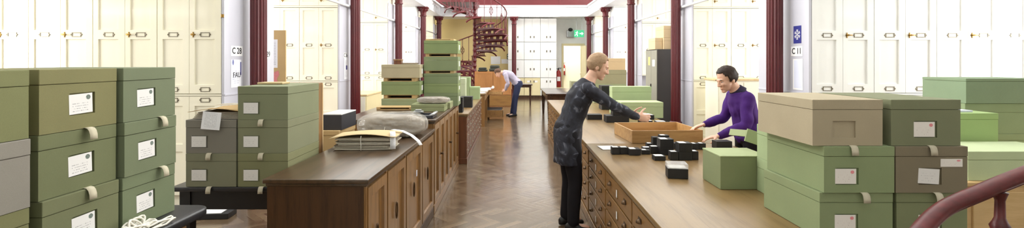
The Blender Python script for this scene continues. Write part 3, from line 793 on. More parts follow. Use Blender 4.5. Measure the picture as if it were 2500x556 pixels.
# low cupboards in the bays
t = thing('low_cupboard', 'low cream cupboard in the left bay between second and third columns', 'cupboard', (-3.02, 10.2, 0))
b = B(); b.box(-.55, 0, 0, 1.3, .06, .87); b.build('carcass', M['cream_dark'], t); b = B(); b.box(-.56, .015, -.015, 1.31, .87, .90, .004); b.build('top', M['ply'], t)
b = B(); b.box(-.53, -.02, -.018, 0, .09, .85, .004); d = b.build('door', M['cream'], t); knob(d, -.48, .5, -.018, M['brass']); b = B(); b.box(-.53, -.02, .02, 1.28, 0, .06); b.build('plinth', M['cream_dark'], t)
t = thing('low_cupboard', 'cream cupboard with wooden top behind the person in purple', 'cupboard', (4.1, 8.3, 0))
b = B(); b.box(-.62, .22, 0, .55, .06, 1.26); b.build('carcass', M['cream'], t); b = B(); b.box(-.64, .24, -.02, .56, 1.26, 1.295, .004); b.build('top', M['ply'], t)
for k in range(2): b = B(); b.box(-.60 + k * .41, -.20 + k * .41, -.018, 0, .09, 1.23, .004); d = b.build('door', M['cream'], t); knob(d, (-.24, -.15)[k], .8, -.018, M['brass'])
b = B(); b.box(-.6, .2, .02, .53, 0, .06); b.build('plinth', M['cream_dark'], t)
# orange-brown boarded cupboard under the ochre wall
t = thing('boarded_cupboard', 'orange brown boarded cupboard behind the bending man, under the ochre wall', 'cupboard', (-.68, 17.05, 0))
b = B(); b.box(-.62, .66, .02, .6, 0, 1.22); b.build('carcass', M['brown_board'], t)
for k in range(2): b = B(); frame_panel(b, -.61 + k * .64, .0 + k * .64 + .01, .42, 1.20, 0, .02, .05, .006); b.build('door', M['brown_board'], t)
b = B(); b.box(-.61, .65, 0, .02, .03, .40, .004); b.build('base_panel', M['oak_drawer'], t)
b = B(); b.ell((.02, -.004, .68), (.05, .004, .05), 12); b.build('round_label', M['card_plain'], t)
for x, w, h, c, lb in ((-1.03, .34, .14, (52, 56, 48), 'dark folded cloth bundle on the left of the brown boarded cupboard'), (-.60, .40, .22, (58, 60, 50), 'dark folded cloth bundle on the right of the brown boarded cupboard')):
    b = B(); b.box(-w/2, w/2, -.15, .15, 0, h*.5, .04, 3); b.box(-w*.42, w*.40, -.13, .13, h*.45, h, .04, 3)
    o = b.build('folded_cloth', boxmat(*c), None, True); o.location = (x, 17.3, 1.221); tag(o, lb, 'cloth')
# grey steel locker with tan boxes on top
t = thing('steel_locker', 'tall olive grey steel locker beside the second right column, tan boxes on top', 'locker', (3.02, 10.25, 0))
b = B(); b.box(0.012, .62, 0, .86, .04, 1.84, .006); b.build('carcass', M['grey_cab_dark'], t)
for k in range(2): b = B(); b.box(0, .012, .012 + k * .42, .42 + k * .42, .06, 1.82, .003); d = b.build('door', M['grey_cab'], t)
b = B(); b.box(-.02, 0, .40, .425, .95, 1.1, .004); b.build('handle', M['rubber'], t)
b = B(); b.box(-.002, .0, .5, .64, 1.5, 1.68); b.build('yellow_note', boxmat(236, 200, 90), t); b = B(); b.box(-.002, 0, .15, .32, 1.48, 1.62); b.build('white_note', M['paper'], t)
b = B(); b.box(.02, .6, .02, .84, 0, .04); b.build('plinth', M['black_wood'], t)
# ================================================================== BOXES
def archive_box(label, w, l, h, col, loc, rz=0, card='card', tab=True, cat='box', group=None, lid=.24, cardpos=(0, .47), name='archive_box', extra=None, skew=0.0, tabx=.0, holder_=True):
    """bookcloth box, label window on the -Y face; loc = centre of the base"""
    m = boxmat(*col) if isinstance(col, tuple) else col
    t = thing(name, label, cat, loc, rz, group)
    hl = h * (1 - lid)
    cw, ch = min(.105, w * .34), h * .36
    cx, cz = cardpos[0] * w, cardpos[1] * hl
    b = B(); rects = [(cx - cw/2, cx + cw/2, cz - ch/2, cz + ch/2)] if holder_ else []
    b.slab(-w/2, w/2, .001, hl, -l/2, l, rects, .008); b.build('body', m, t)
    b = B(); e = .0015; b.box(-w/2 - e, w/2 + e, -l/2 - e, l/2 + e, hl + .0012, h, .0025); b.build('lid', m, t)
    if card and holder_:
        b = B(); k = .008; b.box(-cw/2 - .003, cw/2 - k - .004, -.0015, 0, -ch/2 + .004, ch/2 - .004)
        b.build('label_card', M[card], t, loc=(cx, -l/2 + .0005, cz), rot=(0, skew, 0))
    if tab:
        b = B(); tx = tabx * w; path = [(-l/2 + .01, .003), (-l/2 - .004, .0035), (-l/2 - .014, .001), (-l/2 - .021, -.008), (-l/2 - .025, -.022), (-l/2 - .026, -.040)]
        b.strip(path, tx - .016, tx + .016); b.build('pull_tab', M['tan_tape'], t, True)
    if extra:
        b = B(); ew, eh, ex, ez = extra; b.box(ex - ew/2, ex + ew/2, -.0015, 0, ez - eh/2, ez + eh/2); b.build('sticker', M['card_pink'], t, loc=(0, -l/2 - .0003, 0))
    return t
# nearest left stacks: label ends face the aisle
Hn = .2183; zb = .9165
def left_stack(face, yc, w, cols, nm, jit, cards):
    tier = ['bottom', 'middle', 'top']; cname = {0: 'bottom', 1: 'middle', 2: 'top'}
    for k, (c, cn) in enumerate(cols):
        archive_box('%s box, %s of the %s' % (cn, tier[k], nm), w, .46, Hn - .0008, tuple(int(q * .87) for q in c), (face - .23 + jit[k], yc, zb + Hn * k), PI/2 + jit[k] * .8,
                    'card' if cards else None, k > 0, holder_=cards, group='green boxes on the left', cardpos=((.02, .56) if w > .31 else (-.08, .56)), tabx=.08 if w > .31 else .18, skew=-.03 + jit[k])
left_stack(-1.537, 1.404, .318, [((128, 132, 74), 'olive green cloth'), ((150, 146, 132), 'taupe grey cloth'), ((132, 138, 78), 'olive green cloth')], 'stack cut by the left edge', (0, .004, 0), False)
left_stack(-1.556, 1.775, .316, [((122, 132, 82), 'mid green cloth'), ((120, 132, 80), 'mid green cloth'), ((140, 138, 78), 'olive yellow cloth')], 'stack second from the left edge', (.008, -.002, .0), True)
left_stack(-1.545, 2.100, .300, [((122, 142, 96), 'sage green cloth'), ((122, 140, 96), 'sage green cloth'), ((122, 140, 98), 'sage green cloth')], 'sage stack third from the left edge', (0, .006, .002), True)
# the pair of stacks on the low black table
zc = .7665; Hc = .2215; yf = 3.25
def mid_stack(x0, x1, cols, nm, l):
    for k, (c, cn) in enumerate(cols):
        archive_box('%s, %s' % (cn, nm[k]), x1 - x0, l, Hc - .0008, c, ((x0+x1)/2, yf + l/2, zc + Hc * k), 0, 'card_plain', True, group='boxes on the low black table', cardpos=(-.22, .46), tabx=-.02)
mid_stack(-2.156, -1.824, [((122, 126, 94), 'grey green box'), ((122, 120, 106), 'taupe grey box')], ['bottom left on the low black table', 'under the tied brown folders'], .5)
mid_stack(-1.812, -1.482, [((122, 126, 78), 'olive green box'), ((122, 128, 90), 'grey green box'), ((120, 130, 90), 'sage green box')], ['bottom right on the low black table', 'middle of the three on the low black table', 'topmost on the low black table'], .52)
b = B(); b.box(-.09, .09, -.06, .06, 0, .014, .004); o = b.build('buff_pad', M['buff'], None); o.location = (-1.72, 3.55, zc + Hc*3 + .001); tag(o, 'small buff card pad on the topmost box of the low black table', 'pad')
# nearest right stacks
zr = .7815; Hr = .2135; yr = 2.26
def right_stack(xs, cols, nm, l, cards, gx):
    tier = ['bottom', 'middle', 'top']
    for k, (c, cn) in enumerate(cols):
        x0, x1 = xs[k]; dy = (0, -.01, .0)[k]
        archive_box('%s box, %s of the %s' % (cn, tier[k], nm), x1 - x0, l, Hr - .0008, c, ((x0+x1)/2, yr + dy + l/2, zr + Hr * k), 0, cards[k], k > 0, group='green boxes on the right', lid=.22,
                    cardpos=(gx[k], .46), tabx=.06 if gx[0] < 0 else -.02, skew=(.0, .06, .0)[k] if gx[0] > -.1 else 0, extra=(.10, .036, .09, .138) if cn.startswith('brownish') else None)
right_stack([(1.415, 1.75), (1.428, 1.75), (1.382, 1.704)], [((126, 146, 92), 'light green cloth'), ((126, 148, 92), 'light green cloth'), ((164, 152, 116), 'tan cloth')], 'right stack nearest the aisle', .50, ['card_pink', 'card_pink', None], [-.13, -.17, -.05])
right_stack([(1.768, 2.093), (1.757, 2.085), (1.743, 2.062)], [((118, 130, 82), 'green cloth'), ((124, 114, 84), 'brownish olive cloth'), ((116, 124, 84), 'grey green cloth')], 'second right stack from the aisle', .50, ['card_pink', 'card_plain', 'card_pink'], [-.02, -.02, -.0])
# turned boxes behind the nearest right stack
for k in range(2):
    archive_box('pale green box on its long side behind the right stack, %s of two' % ('lower', 'upper')[k], .48, .31, .209, (150, 178, 118), (1.79, 2.955, zr + .2095 * k), -.03, None, False, holder_=False, lid=.3)
# boxes on the pine cabinet
bz = .9225
archive_box('large light green box along the front of the pine cabinet', .62, .34, .165, (176, 200, 140), (2.89, 2.95, bz), 0, None, False, holder_=False, lid=.3)
archive_box('short light green box with papers on it, behind the large one on the pine cabinet', .36, .30, .34, (146, 184, 98), (2.945, 3.31, bz), 0, None, False, holder_=False, lid=.12)
b = B(); b.box(-.11, .1, -.08, .08, 0, .012, .002); o = b.build('paper_sheaf', M['lilac_paper']); o.location = (2.92, 3.30, bz + .3405); tag(o, 'sheaf of papers on the short light green box', 'papers')
archive_box('sage green box low in the stack at the right edge', .58, .36, .157, (132, 158, 104), (3.505, 3.68, bz), .02, None, False, holder_=False, lid=.3)
archive_box('sage green box in the middle of the stack at the right edge', .58, .36, .216, (130, 158, 106), (3.508, 3.68, bz + .1575), .02, None, False, holder_=False, lid=.3)
archive_box('bluish green box topmost of the stack at the right edge', .58, .36, .177, (122, 152, 112), (3.505, 3.67, bz + .374), .02, None, False, holder_=False, lid=.12)
# open green box on the right counter
t = thing('lidded_box', 'green box with its lid tipped up, on the counter beside the right stack', 'box', (1.47, 3.27, zr), -.0)
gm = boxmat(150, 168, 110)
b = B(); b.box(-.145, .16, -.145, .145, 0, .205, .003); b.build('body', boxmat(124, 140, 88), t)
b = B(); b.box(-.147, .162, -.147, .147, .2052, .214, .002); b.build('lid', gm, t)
b = B(); b.box(-.15, .15, -.006, .006, 0, .085, .002); b.box(-.15, -.14, .006, .2, .03, .075, .002); o = b.build('tipped_lid', gm, t); o.location = (.23, .04, .235); o.rotation_euler = (-.1, .32, .1)
# stacks on the tall left counter
zt = .9865
def shallow_tray(label, x, y, z, w=.42, l=.30, h=.05, rz=0):
    t = thing('wooden_tray', label, 'tray', (x, y, z), rz, 'wooden spacer trays')
    b = B(); b.box(-w/2, w/2, -l/2, l/2, 0, .008, .001); b.build('bottom', M['pine'], t)
    for s in (-1, 1): b = B(); b.box(s*w/2 - (.05 if s > 0 else 0), s*w/2 + (0 if s > 0 else .05), -l/2, l/2, .008, h - .008, .001); b.build('side', M['pine'], t)
    b = B(); b.box(-w/2, w/2, -l/2, l/2, h - .008, h, .001); b.build('top', M['pine'], t)
    b = B(); b.box(-w/2 + .052, w/2 - .052, l/2 - .12, l/2 - .02, .009, h - .009); b.build('dark_inside', M['black_card'], t)  # added black block stands for the shade inside the open-fronted tray
    return t
def tower(x, y, w, l, items, nm, z=zt):
    n = {}
    for kind, h, c, lab in items:
        if kind == 'tray': shallow_tray('%s %s' % (lab, nm), x - .02, y, z, w * .84, l * .85, h - .0008)
        else:
            t = archive_box('%s %s' % (lab, nm), w, l, h - .0008, c, (x, y, z), 0, None, False, holder_=False, lid=.25, group='green boxes on the tall left counter')
            b = B(); b.box(-.05, .05, -.0015, 0, h*.3, h*.68); b.build('label_card', M['card_plain'], t, loc=(w/2 + .0005, .0, 0), rot=(0, 0, PI/2))
        z += h
g1, g2 = (124, 146, 84), (116, 136, 88)
tower(-1.46, 6.62, .50, .36, [('box', .115, (140, 158, 108), 'pale green box lowest'), ('tray', .05, 0, 'wooden tray under the lower green box'), ('box', .175, g1, 'green box below the tan one'), ('tray', .048, 0, 'wooden tray under the tan box'), ('box', .175, (176, 166, 124), 'tan cloth box')], 'in the left stack on the tall left counter')
tower(-.965, 6.85, .46, .36, [('box', .175, g2, 'green box lowest'), ('box', .13, g1, 'green box second up'), ('box', .135, g2, 'green box third up'), ('tray', .038, 0, 'lower wooden tray'), ('box', .19, (118, 138, 88), 'green box under the topmost'), ('tray', .042, 0, 'upper wooden tray'), ('box', .178, (120, 144, 80), 'green box topmost'), ('tray', .022, 0, 'flat wooden tray on top')], 'in the tallest stack on the tall left counter')
shallow_tray('long flat wooden tray before the left stack on the tall left counter', -1.47, 6.28, zt, .46, .24, .032)
archive_box('flat green folder box before the tallest stack on the tall left counter', .40, .30, .085, (130, 142, 88), (-1.02, 6.09, zt), .0, None, False, holder_=False, lid=.4)
archive_box('flat green folder box with a card, at the edge of the tall left counter', .14, .30, .08, (138, 148, 96), (-.86, 6.43, zt), .0, None, False, holder_=False, lid=.4)
t = thing('wooden_block', 'small brown wooden case on the tan box of the left stack', 'case', (-1.53, 6.62, zt + .5635)); b = B(); b.box(-.05, .05, -.05, .05, 0, .05, .004); b.build('body', M['mahogany'], t); b = B(); b.box(-.055, .055, -.055, .055, .0505, .07, .004); b.build('lid', M['oak'], t)
b = B(); b.box(-.12, .1, -.07, .07, 0, .022, .009, 3); o = b.build('folded_cloth', M['grey_paper'], None, True); o.location = (-1.38, 6.66, zt + .5635); tag(o, 'grey folded cloth on the tan box of the left stack', 'cloth')
# upright green volumes at the aisle edge of the tallest stack
for k in range(4):
    b = B(); b.box(-.012, .012, -.15, .15, 0, .19, .003); o = b.build('upright_folder', boxmat(138 + 6 * k, 160 + 4 * k, 112), None)
    o.location = (-.715 + .0, 0, 0) if 0 else (-.80 - .001, 6.86, 0)
    bpy.data.objects.remove(o)
# things on the mahogany chest
zm = .7805
archive_box('tall pale box with papers standing on the mahogany chest', .16, .3, .56, (206, 196, 150), (-.99, 8.1, zm), 0, None, False, holder_=False, lid=.2)
archive_box('pale green upright box beyond the tall pale box on the mahogany chest', .11, .3, .50, (168, 186, 140), (-.90, 9.0, zm), 0, None, False, holder_=False, lid=.2)
archive_box('green box at the back of the mahogany chest, taller of two', .24, .34, .47, (136, 164, 104), (-1.02, 10.6, zm), 0, None, False, holder_=False, lid=.2)
archive_box('green box beside the taller one, lower, on the mahogany chest', .2, .34, .26, (140, 170, 108), (-.795, 10.6, zm), 0, None, False, holder_=False, lid=.2)
for x, y, w, h, lb in ((-.84, 7.85, .12, .24, 'black slim box at the near end of the mahogany chest'), (-.80, 8.7, .20, .19, 'black cube box further along the mahogany chest')):
    archive_box(lb, w, .2, h, M['black_card'], (x, y, zm), 0, None, False, holder_=False, lid=.3, name='black_box')
# papers on the far desk
for k in range(7):
    b = B(); b.box(-.14, .14, -.1, .1, 0, .02 + .006 * (k % 3), .003)
    o = b.build('paper_pile', M['paper'] if k % 3 else M['lilac_paper']); o.location = (-.82 - .16 * (k % 2) + .02 * k, 12.15 + .33 * k, .8005); o.rotation_euler = (0, 0, -.4 + .2 * k)
    tag(o, ['nearest paper pile on the far desk', 'second paper pile along the far desk', 'third paper pile along the far desk', 'fourth paper pile along the far desk', 'fifth paper pile along the far desk', 'sixth paper pile along the far desk', 'farthest paper pile on the far desk'][k], 'papers', 'paper piles on the far desk')
# right side: boxes on the farther counters
archive_box('light green box lying in front on the middle right counter', .60, .36, .225, (166, 192, 126), (1.86, 7.2, zr), 0, None, False, holder_=False, lid=.3)
archive_box('taller light green box standing behind the lying one, middle right counter', .60, .22, .42, (160, 188, 124), (1.84, 7.66, zr), 0, None, False, holder_=False, lid=.2)
archive_box('black upright box beside the taller light green box', .2, .3, .40, M['black_card'], (1.60, 8.35, zr), 0, None, False, holder_=False, lid=.1, name='black_box')
X0 = 1.90
for k, (h, c, lb) in enumerate(((.19, (150, 164, 110), 'pale olive box at the bottom'), (.18, (146, 160, 106), 'olive box second up'), (.27, (150, 146, 100), 'olive drab box under the tan one'), (.225, (204, 172, 116), 'tan box topmost'))):
    z = zr + sum((.19, .18, .27, .225)[:k])
    archive_box(lb + ' of the stack on the farthest right counter', .62, .4, h - .0008, c, (X0 if k < 3 else X0 - .02, 9.7, z), 0, None, False, holder_=False, lid=.3)
archive_box('olive box standing on the large dark table', .52, .4, .30, (142, 146, 104), (1.80, 12.95, .7655), 0, None, False, holder_=False, lid=.25)
# tan boxes on the locker
for x, z, w, l, lb in ((3.40, 0, .44, .6, 'tan box lower of two at the right on the steel locker'), (3.41, .246, .46, .6, 'tan box upper of two on the steel locker')):
    archive_box(lb, w, l, .244, (206, 178, 122), (x, 10.60, 1.8412 + z), 0, None, False, holder_=False, lid=.3)
archive_box('tan box alone at the left on the steel locker', .15, .5, .24, (208, 182, 126), (3.095, 10.62, 1.8412), 0, None, False, holder_=False, lid=.3)

# ------------------------------------------------------------------ folders, wrapped parcels, strings
def sheets(b, n, w, l, z0, dz, jit, sag=0):
    z = z0
    for k in range(n):
        dx, dy = R.uniform(-jit, jit), R.uniform(-jit, jit); h = dz * R.uniform(.6, 1.25)
        b.box(-w/2 + dx, w/2 + dx, -l/2 + dy, l/2 + dy, z, z + h * .8, .0008, 1); z += h
    return z
def wavy_sheet(b, w, l, z, th, f, nx=14, ny=10):
    t = bmesh.new(); g = []
    for q in (0, 1):
        g.append([[t.verts.new((-w/2 + w*i/nx, -l/2 + l*j/ny, z + f(i/nx, j/ny) + (th if q else 0))) for j in range(ny+1)] for i in range(nx+1)])
    for q in (0, 1):
        for i in range(nx):
            for j in range(ny): t.faces.new((g[q][i][j], g[q][i+1][j], g[q][i+1][j+1], g[q][i][j+1]))
    for i in range(nx):
        for j in (0, ny): t.faces.new((g[0][i][j], g[0][i+1][j], g[1][i+1][j], g[1][i][j]))
    for j in range(ny):
        for i in (0, nx): t.faces.new((g[0][i][j], g[0][i][j+1], g[1][i][j+1], g[1][i][j]))
    bmesh.ops.recalc_face_normals(t, faces=t.faces[:]); b._add(t)
# tied bundle of folders with a buff cover on the near left counter
t = thing('folder_bundle', 'tied bundle of old papers under a buff cover on the near left counter', 'papers', (-1.165, 3.98, .9008), .02)
W_, L_ = .46, .30
z = 0
for k in range(13):
    rr = random.Random(k * 7 + 1); th = rr.uniform(.004, .0085); ph, am = rr.uniform(0, 6), rr.uniform(.0005, .0022); ww, ll = W_ - rr.uniform(0, .05), L_ - rr.uniform(0, .03)
    b = B(); wavy_sheet(b, ww, ll, z + .0025, th, lambda u, v: am * (math.sin(5*u + ph) + math.sin(4*v + ph*2)) ** 2 * .5, 16, 6); z += th + .0012
    b.build('paper_layer', M[('pale_paper', 'newsprint', 'pale_paper', 'newsprint', 'grey_paper')[k % 5]], t, loc=(rr.uniform(-.018, .018), rr.uniform(-.012, .012), 0), rot=(0, 0, rr.uniform(-.03, .03)))
b = B(); wavy_sheet(b, W_ + .06, L_ + .04, z, .003, lambda u, v: .028 * math.sin(PI * min(1, u * 1.05)) * (1 - .5 * v) + .012 * u); b.build('buff_cover', M['buff'], t, True)
b = B(); x = -.01
b.tube([(x, -L_/2 - .016, 0.002), (x, -L_/2 - .018, z * .5), (x - .004, -L_/2 - .016, z - .004), (x + .002, -L_/2 - .022, z + .022)], .0028, 6); b.build('string', M['cord'], t, True)
# two white paper streamers of the bundle
b = B(); b.strip([(-.06, z + .038), (-.12, z + .045), (-.175, z + .034), (-.195, z), (-.20, z - .04), (-.203, z - .08)], .0, .042, .0015); b.build('paper_strip', M['tag'], t, True, loc=(.165, .03, 0), rot=(0, 0, .25))
b = B(); b.strip([(0, z + .036), (-.10, z + .034), (-.20, z + .005), (-.27, z - .035), (-.30, z - .068)], 0, .04, .0015); b.build('paper_strip', M['tag'], t, True, loc=(.165, .08, 0), rot=(0, 0, 1.05))
# polythene-wrapped parcel
from mathutils import noise as mnz
def mnoise_(x, y, z, o):
    k = mnz.noise(Vector((x*3 + o, y*4, z*3))); r = abs(mnz.noise(Vector((x*5 + o, y*7 + x*3, z*6))))
    return k + 1.2 * (.25 - r)
def parcel(label, w, l, h, loc, rz, seed, inner='grey_paper'):
    t = thing('wrapped_parcel', label, 'parcel', loc, rz, None); rr = random.Random(seed)
    def blob(sx, sy, sz, amp, n, pw):
        q = bmesh.new(); bmesh.ops.create_cube(q, size=2); bmesh.ops.subdivide_edges(q, edges=q.edges[:], cuts=n, use_grid_fill=True)
        off = rr.uniform(0, 50)
        for v in q.verts:
            x, y, zz = v.co
            d = (abs(x)**pw + abs(y)**pw + abs(zz)**pw) ** (1/pw); x, y, zz = x/d, y/d, zz/d
            f = 1 + amp * .8 * mnoise_(x, y, zz, off) + amp * .5 * (math.sin(7*x + off + 3*zz) * math.sin(9*y + off*1.7) + .6 * math.sin(17*x - 8*y + off) * math.sin(11*zz + 5*y))
            end = 1 - .28 * max(0, abs(x) - .6) / .4
            v.co = (x * sx * (1 + amp * .5 * math.sin(8*y + off)), y * sy * f * end, max(0.0, (zz * f * end + 1) * sz))
        return q
    b = B(); b._add(blob(w*.46, l*.42, h*.43, .015, 10, 5)); b.build('paper_content', M[inner], t, 60, loc=(0, 0, .004))
    b = B(); b._add(blob(w*.5, l*.5, h*.5, .06, 26, 4)); b.build('polythene_wrap', M['wrap'], t, True)
    return t
p = parcel('large polythene-wrapped paper parcel behind the buff bundle, near left counter', .64, .42, .215, (-1.115, 4.60, .901), .06, 3)
b = B(); b.tube([(-.03, -.232, .02), (-.035, -.236, .07), (-.03, -.225, .11)], .002, 6); b.build('string', M['cord'], p); b = B(); b.box(-.035, .015, -.245, -.240, .012, .045, .003); b.build('tie_tag', M['paper'], p)
parcel('grey polythene-wrapped parcel on the flat green folder box', .40, .24, .085, (-.97, 6.09, zt + .086), 0, 5)
# tray with a clip and glass on the tall counter
t = thing('instrument_tray', 'flat dark grey tray with steel clip on the tall left counter', 'tray', (-1.1, 5.36, zt), .0)
b = B(); w, l = .52, .30; b.box(-w/2, w/2, -l/2, l/2, 0, .012, .004)
b.box(-w/2, w/2, -l/2, -l/2 + .018, .012, .03, .004); b.box(-w/2, w/2, l/2 - .018, l/2, .012, .03, .004); b.box(-w/2, -w/2 + .018, -l/2, l/2, .012, .03, .004); b.box(w/2 - .018, w/2, -l/2, l/2, .012, .03, .004); b.build('tray_body', M['charcoal'], t)
b = B(); b.box(.0, .11, .09, .17, .03, .055, .008); b.box(.02, .09, .1, .16, .055, .07, .006); b.build('clip', M['steel'], t)
b = B(); b.tube([(w/2 - .03, -l/2 + .02, .03), (w/2 + .005, -l/2 + .06, .045), (w/2 + .005, l/2 - .06, .045), (w/2 - .03, l/2 - .02, .03)], .014, 8); b.build('wire_handle', M['steel'], t, True)
# kraft box and charcoal box on the near left counter
t = thing('kraft_box', 'kraft card box under the charcoal box, at the back of the low black table', 'box', (-1.675, 4.74, .7662), -.02)
b = B(); b.box(-.085, .085, -.22, .22, 0, .148, .002); b.build('body', M['kraft'], t); b = B(); b.box(-.09, .09, -.225, .225, .149, .19, .003); b.build('lid', M['kraft'], t)
t = thing('charcoal_box', 'charcoal grey box with pale top on the kraft card box', 'box', (-1.665, 4.76, .9567), -.02)
b = B(); b.box(-.088, .088, -.20, .20, 0, .14, .002); b.build('body', M['charcoal'], t); b = B(); b.box(-.088, .088, -.20, .20, .1402, .15, .002); b.build('lid', M['paper'], t)
# tied brown folders with a hanging tag
t = thing('tied_folders', 'tied brown card folders with a long white tag on the grey box', 'folders', (-1.975, 3.49, zc + Hc * 2 + .002), .03)
b = B()
for k in range(5): b.box(-.165 + .006*k, .165 - .003*k, -.20 + .004*k, .21, .009*k, .009*k + .0065, .001, 1)
b.build('grey_folder', M['newsprint'], t)
b = B()
wavy_sheet(b, .36, .46, .046, .003, lambda u, v: .022 * math.sin(PI*u) * (1-v*.4)); b.build('brown_cover', M['brown_paper'], t, True)
b = B(); b.tube([(-.07, -.235, .055), (-.02, -.1, .079), (.05, .05, .077), (.11, .2, .06)], .003, 6); b.tube([(.05, .05, .08), (.07, .07, .11), (.085, .06, .135), (.07, .04, .10), (.05, .05, .08)], .003, 6); b.tube([(-.12, .02, .078), (-.03, .05, .082), (.05, .05, .08), (.0, -.02, .083), (-.1, -.05, .08)], .003, 6)
b.build('string', M['cord'], t, True)
b = B(); b.box(-.06, .06, -.0015, 0, -.115, .0); b.build('tag', M['tag'], t, loc=(-.0, -.262, .052), rot=(-.10, .08, 0))
# bundle of white cotton tape on the black-topped cabinet
b = B(); rr = random.Random(11)
for k in range(22):
    cx, cy = rr.uniform(-.045, .045), rr.uniform(-.10, .10); a0 = rr.uniform(0, 6.28); rx, ry = rr.uniform(.03, .07), rr.uniform(.012, .03); z0 = rr.uniform(.006, .045) * (1 - abs(cy) / .24)
    tl = rr.uniform(-.25, .25); pts = []
    for q in range(14):
        a = 2*PI*q/14; x, y = rx*math.cos(a), ry*math.sin(a)
        pts.append((max(-.042, min(.055, cx + .35*(x*math.cos(a0) - y*math.sin(a0)))), cy + x*math.sin(a0) + y*math.cos(a0), max(.0045, z0 + tl*x*.6 + .004*math.sin(3*a))))
    b.tube(pts, .0042, 6, closed=True)
for q in range(5): b.tube([(-.035 + .003*k_, -.02 + .012*q + .02*math.sin(k_*.5 + q), .012 + .045*math.sin(PI*k_/12)) for k_ in range(13)], .0042, 6)
o = b.build('cotton_tape', M['cord'], None, True); o.location = (-1.482, 1.95, .9165); tag(o, 'tangled hank of white cotton tape on the black-topped cabinet', 'tape')
# box on the floor under the low black table
t = thing('flat_black_box', 'flat black box with white top on the floor beyond the low black table', 'box', (-3.04, 5.05, .001), .1)
b = B(); b.box(-.16, .16, -.1, .1, 0, .055, .004); b.build('body', M['black_card'], t); b = B(); b.box(-.13, .09, -.09, .09, .0552, .062, .002); b.build('top_sheet', M['paper'], t)
# wooden frame on end behind the boxes
t = thing('wooden_rack', 'thin brown wooden rack standing on end behind the sage box stack', 'rack', (-1.71, 3.92, .7655), 0)
b = B(); b.box(-.2, .2, 0, .012, 0, .655); b.build('back', M['ply'], t)
b = B(); b.box(-.2, .2, -.08, 0, .643, .66, .002); b.box(-.2, .2, -.08, 0, 0, .016, .002); b.box(-.2, -.186, -.08, 0, .016, .643, .002); b.box(.186, .2, -.08, 0, .016, .643, .002); b.build('frame', M['oak'], t)
b = B(); b.box(-.185, .185, -.078, 0, .44, .452, .001); b.build('shelf', M['oak'], t)
# notice board leaning in the second bay
t = thing('notice_board', 'plain brown board with papers, behind the nearest left column', 'board', (-3.36, 6.95, 0), 0)
b = B(); b.box(-.35, .16, 0, .02, .0, 2.03, .002); b.build('board', M['kraft'], t)
b = B(); b.box(-.06, .045, -.003, 0, 1.50, 1.90); b.build('notice_sheet', M['notice_red'], t)
b = B(); b.bm.faces.new([b.bm.verts.new((x, -.0035, z)) for x, z in ((-.04, 1.12), (-.0, 1.1), (.02, 1.23), (.05, 1.28), (.04, 1.35), (.07, 1.40), (.06, 1.46), (.0, 1.44), (-.03, 1.36), (-.0, 1.30), (-.02, 1.20))]); b.build('pink_map', M['pink'], t)

# ------------------------------------------------------------------ things on the long right counter
t = thing('sorting_tray', 'large shallow open wooden tray on the right counter by the person in purple', 'tray', (1.53, 5.22, zr), .06)
w, l, h, k = .72, .66, .125, .014
b = B(); b.box(-w/2, w/2, -l/2, -l/2 + k, 0, h, .002); b.build('side', M['tray_wood'], t); b = B(); b.box(-w/2, w/2, l/2 - k, l/2, 0, h, .002); b.build('side', M['tray_wood'], t)
b = B(); b.box(-w/2, -w/2 + k, -l/2 + k, l/2 - k, 0, h, .002); b.build('side', M['tray_wood'], t); b = B(); b.box(w/2 - k, w/2, -l/2 + k, l/2 - k, 0, h, .002); b.build('side', M['tray_wood'], t)
b = B(); b.box(-w/2 + k, w/2 - k, -l/2 + k, l/2 - k, .003, .012); b.build('bottom', M['tray_wood'], t)
def small_box(label, x, y, w, l, h, z=None, rz=0, top='card_plain', frac=.55):
    t = thing('sample_box', label, 'small box', (x, y, (zr if z is None else z)), rz, 'small black sample boxes on the right counter')
    b = B(); b.box(-w/2, w/2, -l/2, l/2, 0, h, .002); b.build('body', M['black_card'], t)
    if top:
        b = B(); b.box(-w/2 + .008, w/2 - .008 if frac > .9 else -w/2 + .008 + (w - .016) * frac, -l/2 + .008, l/2 - .008, h, h + .0014); b.build('top_label', M[top], t)
    return t
def px(x, Y): return (x - 1250) * Y / 1200
SB = [ # px left, px right, Y, height, label, top
 (1494, 1514, 4.29, .062, 'leftmost black sample box, in a pair at the aisle end of the cluster', 1),
 (1514, 1535, 4.30, .060, 'black sample box, right one of the pair at the aisle end', 1),
 (1536, 1565, 4.25, .054, 'black sample box third from the aisle end, white label on top', 1),
 (1567, 1588, 4.30, .036, 'low black sample box with pale top, fourth from the aisle end', 1),
 (1589, 1610, 4.33, .062, 'black sample box left of the tall pair in the middle of the cluster', 1),
 (1598, 1626, 4.03, .036, 'low black sample box lying in front of the cluster', 1),
 (1637, 1657, 4.04, .070, 'black sample box with white label, front row beside the tallest', 1),
 (1690, 1706, 4.06, .070, 'black sample box at the right end of the front row', 1),
 (1580, 1600, 4.62, .040, 'small black sample box behind the fourth one from the aisle end', 1),
 (1570, 1592, 4.46, .030, 'flat black sample box in the second row, left', 1),
 (1646, 1660, 4.55, .055, 'black sample box in the second row, between the two tall piles', 0),
 (1690, 1706, 4.52, .056, 'black sample box in the second row near the hand, left one', 1),
 (1707, 1724, 4.53, .056, 'black sample box in the second row near the hand, right one', 1),
 (1660, 1680, 4.40, .050, 'black sample box hidden behind the tallest pile', 0),
]
for x0, x1, Y, h, lb, tp in SB:
    w = (x1 - x0) * Y / 1200 - .003; l = max(.07, w * .95)
    small_box(lb, px((x0+x1)/2, Y), Y + l/2, w, l, h, None, R.uniform(-.05, .05) if x0 not in (1494, 1514, 1690, 1707, 1536, 1646, 1660) else 0, 'card_plain' if tp else None, .9 if R.random() < .4 else .6)
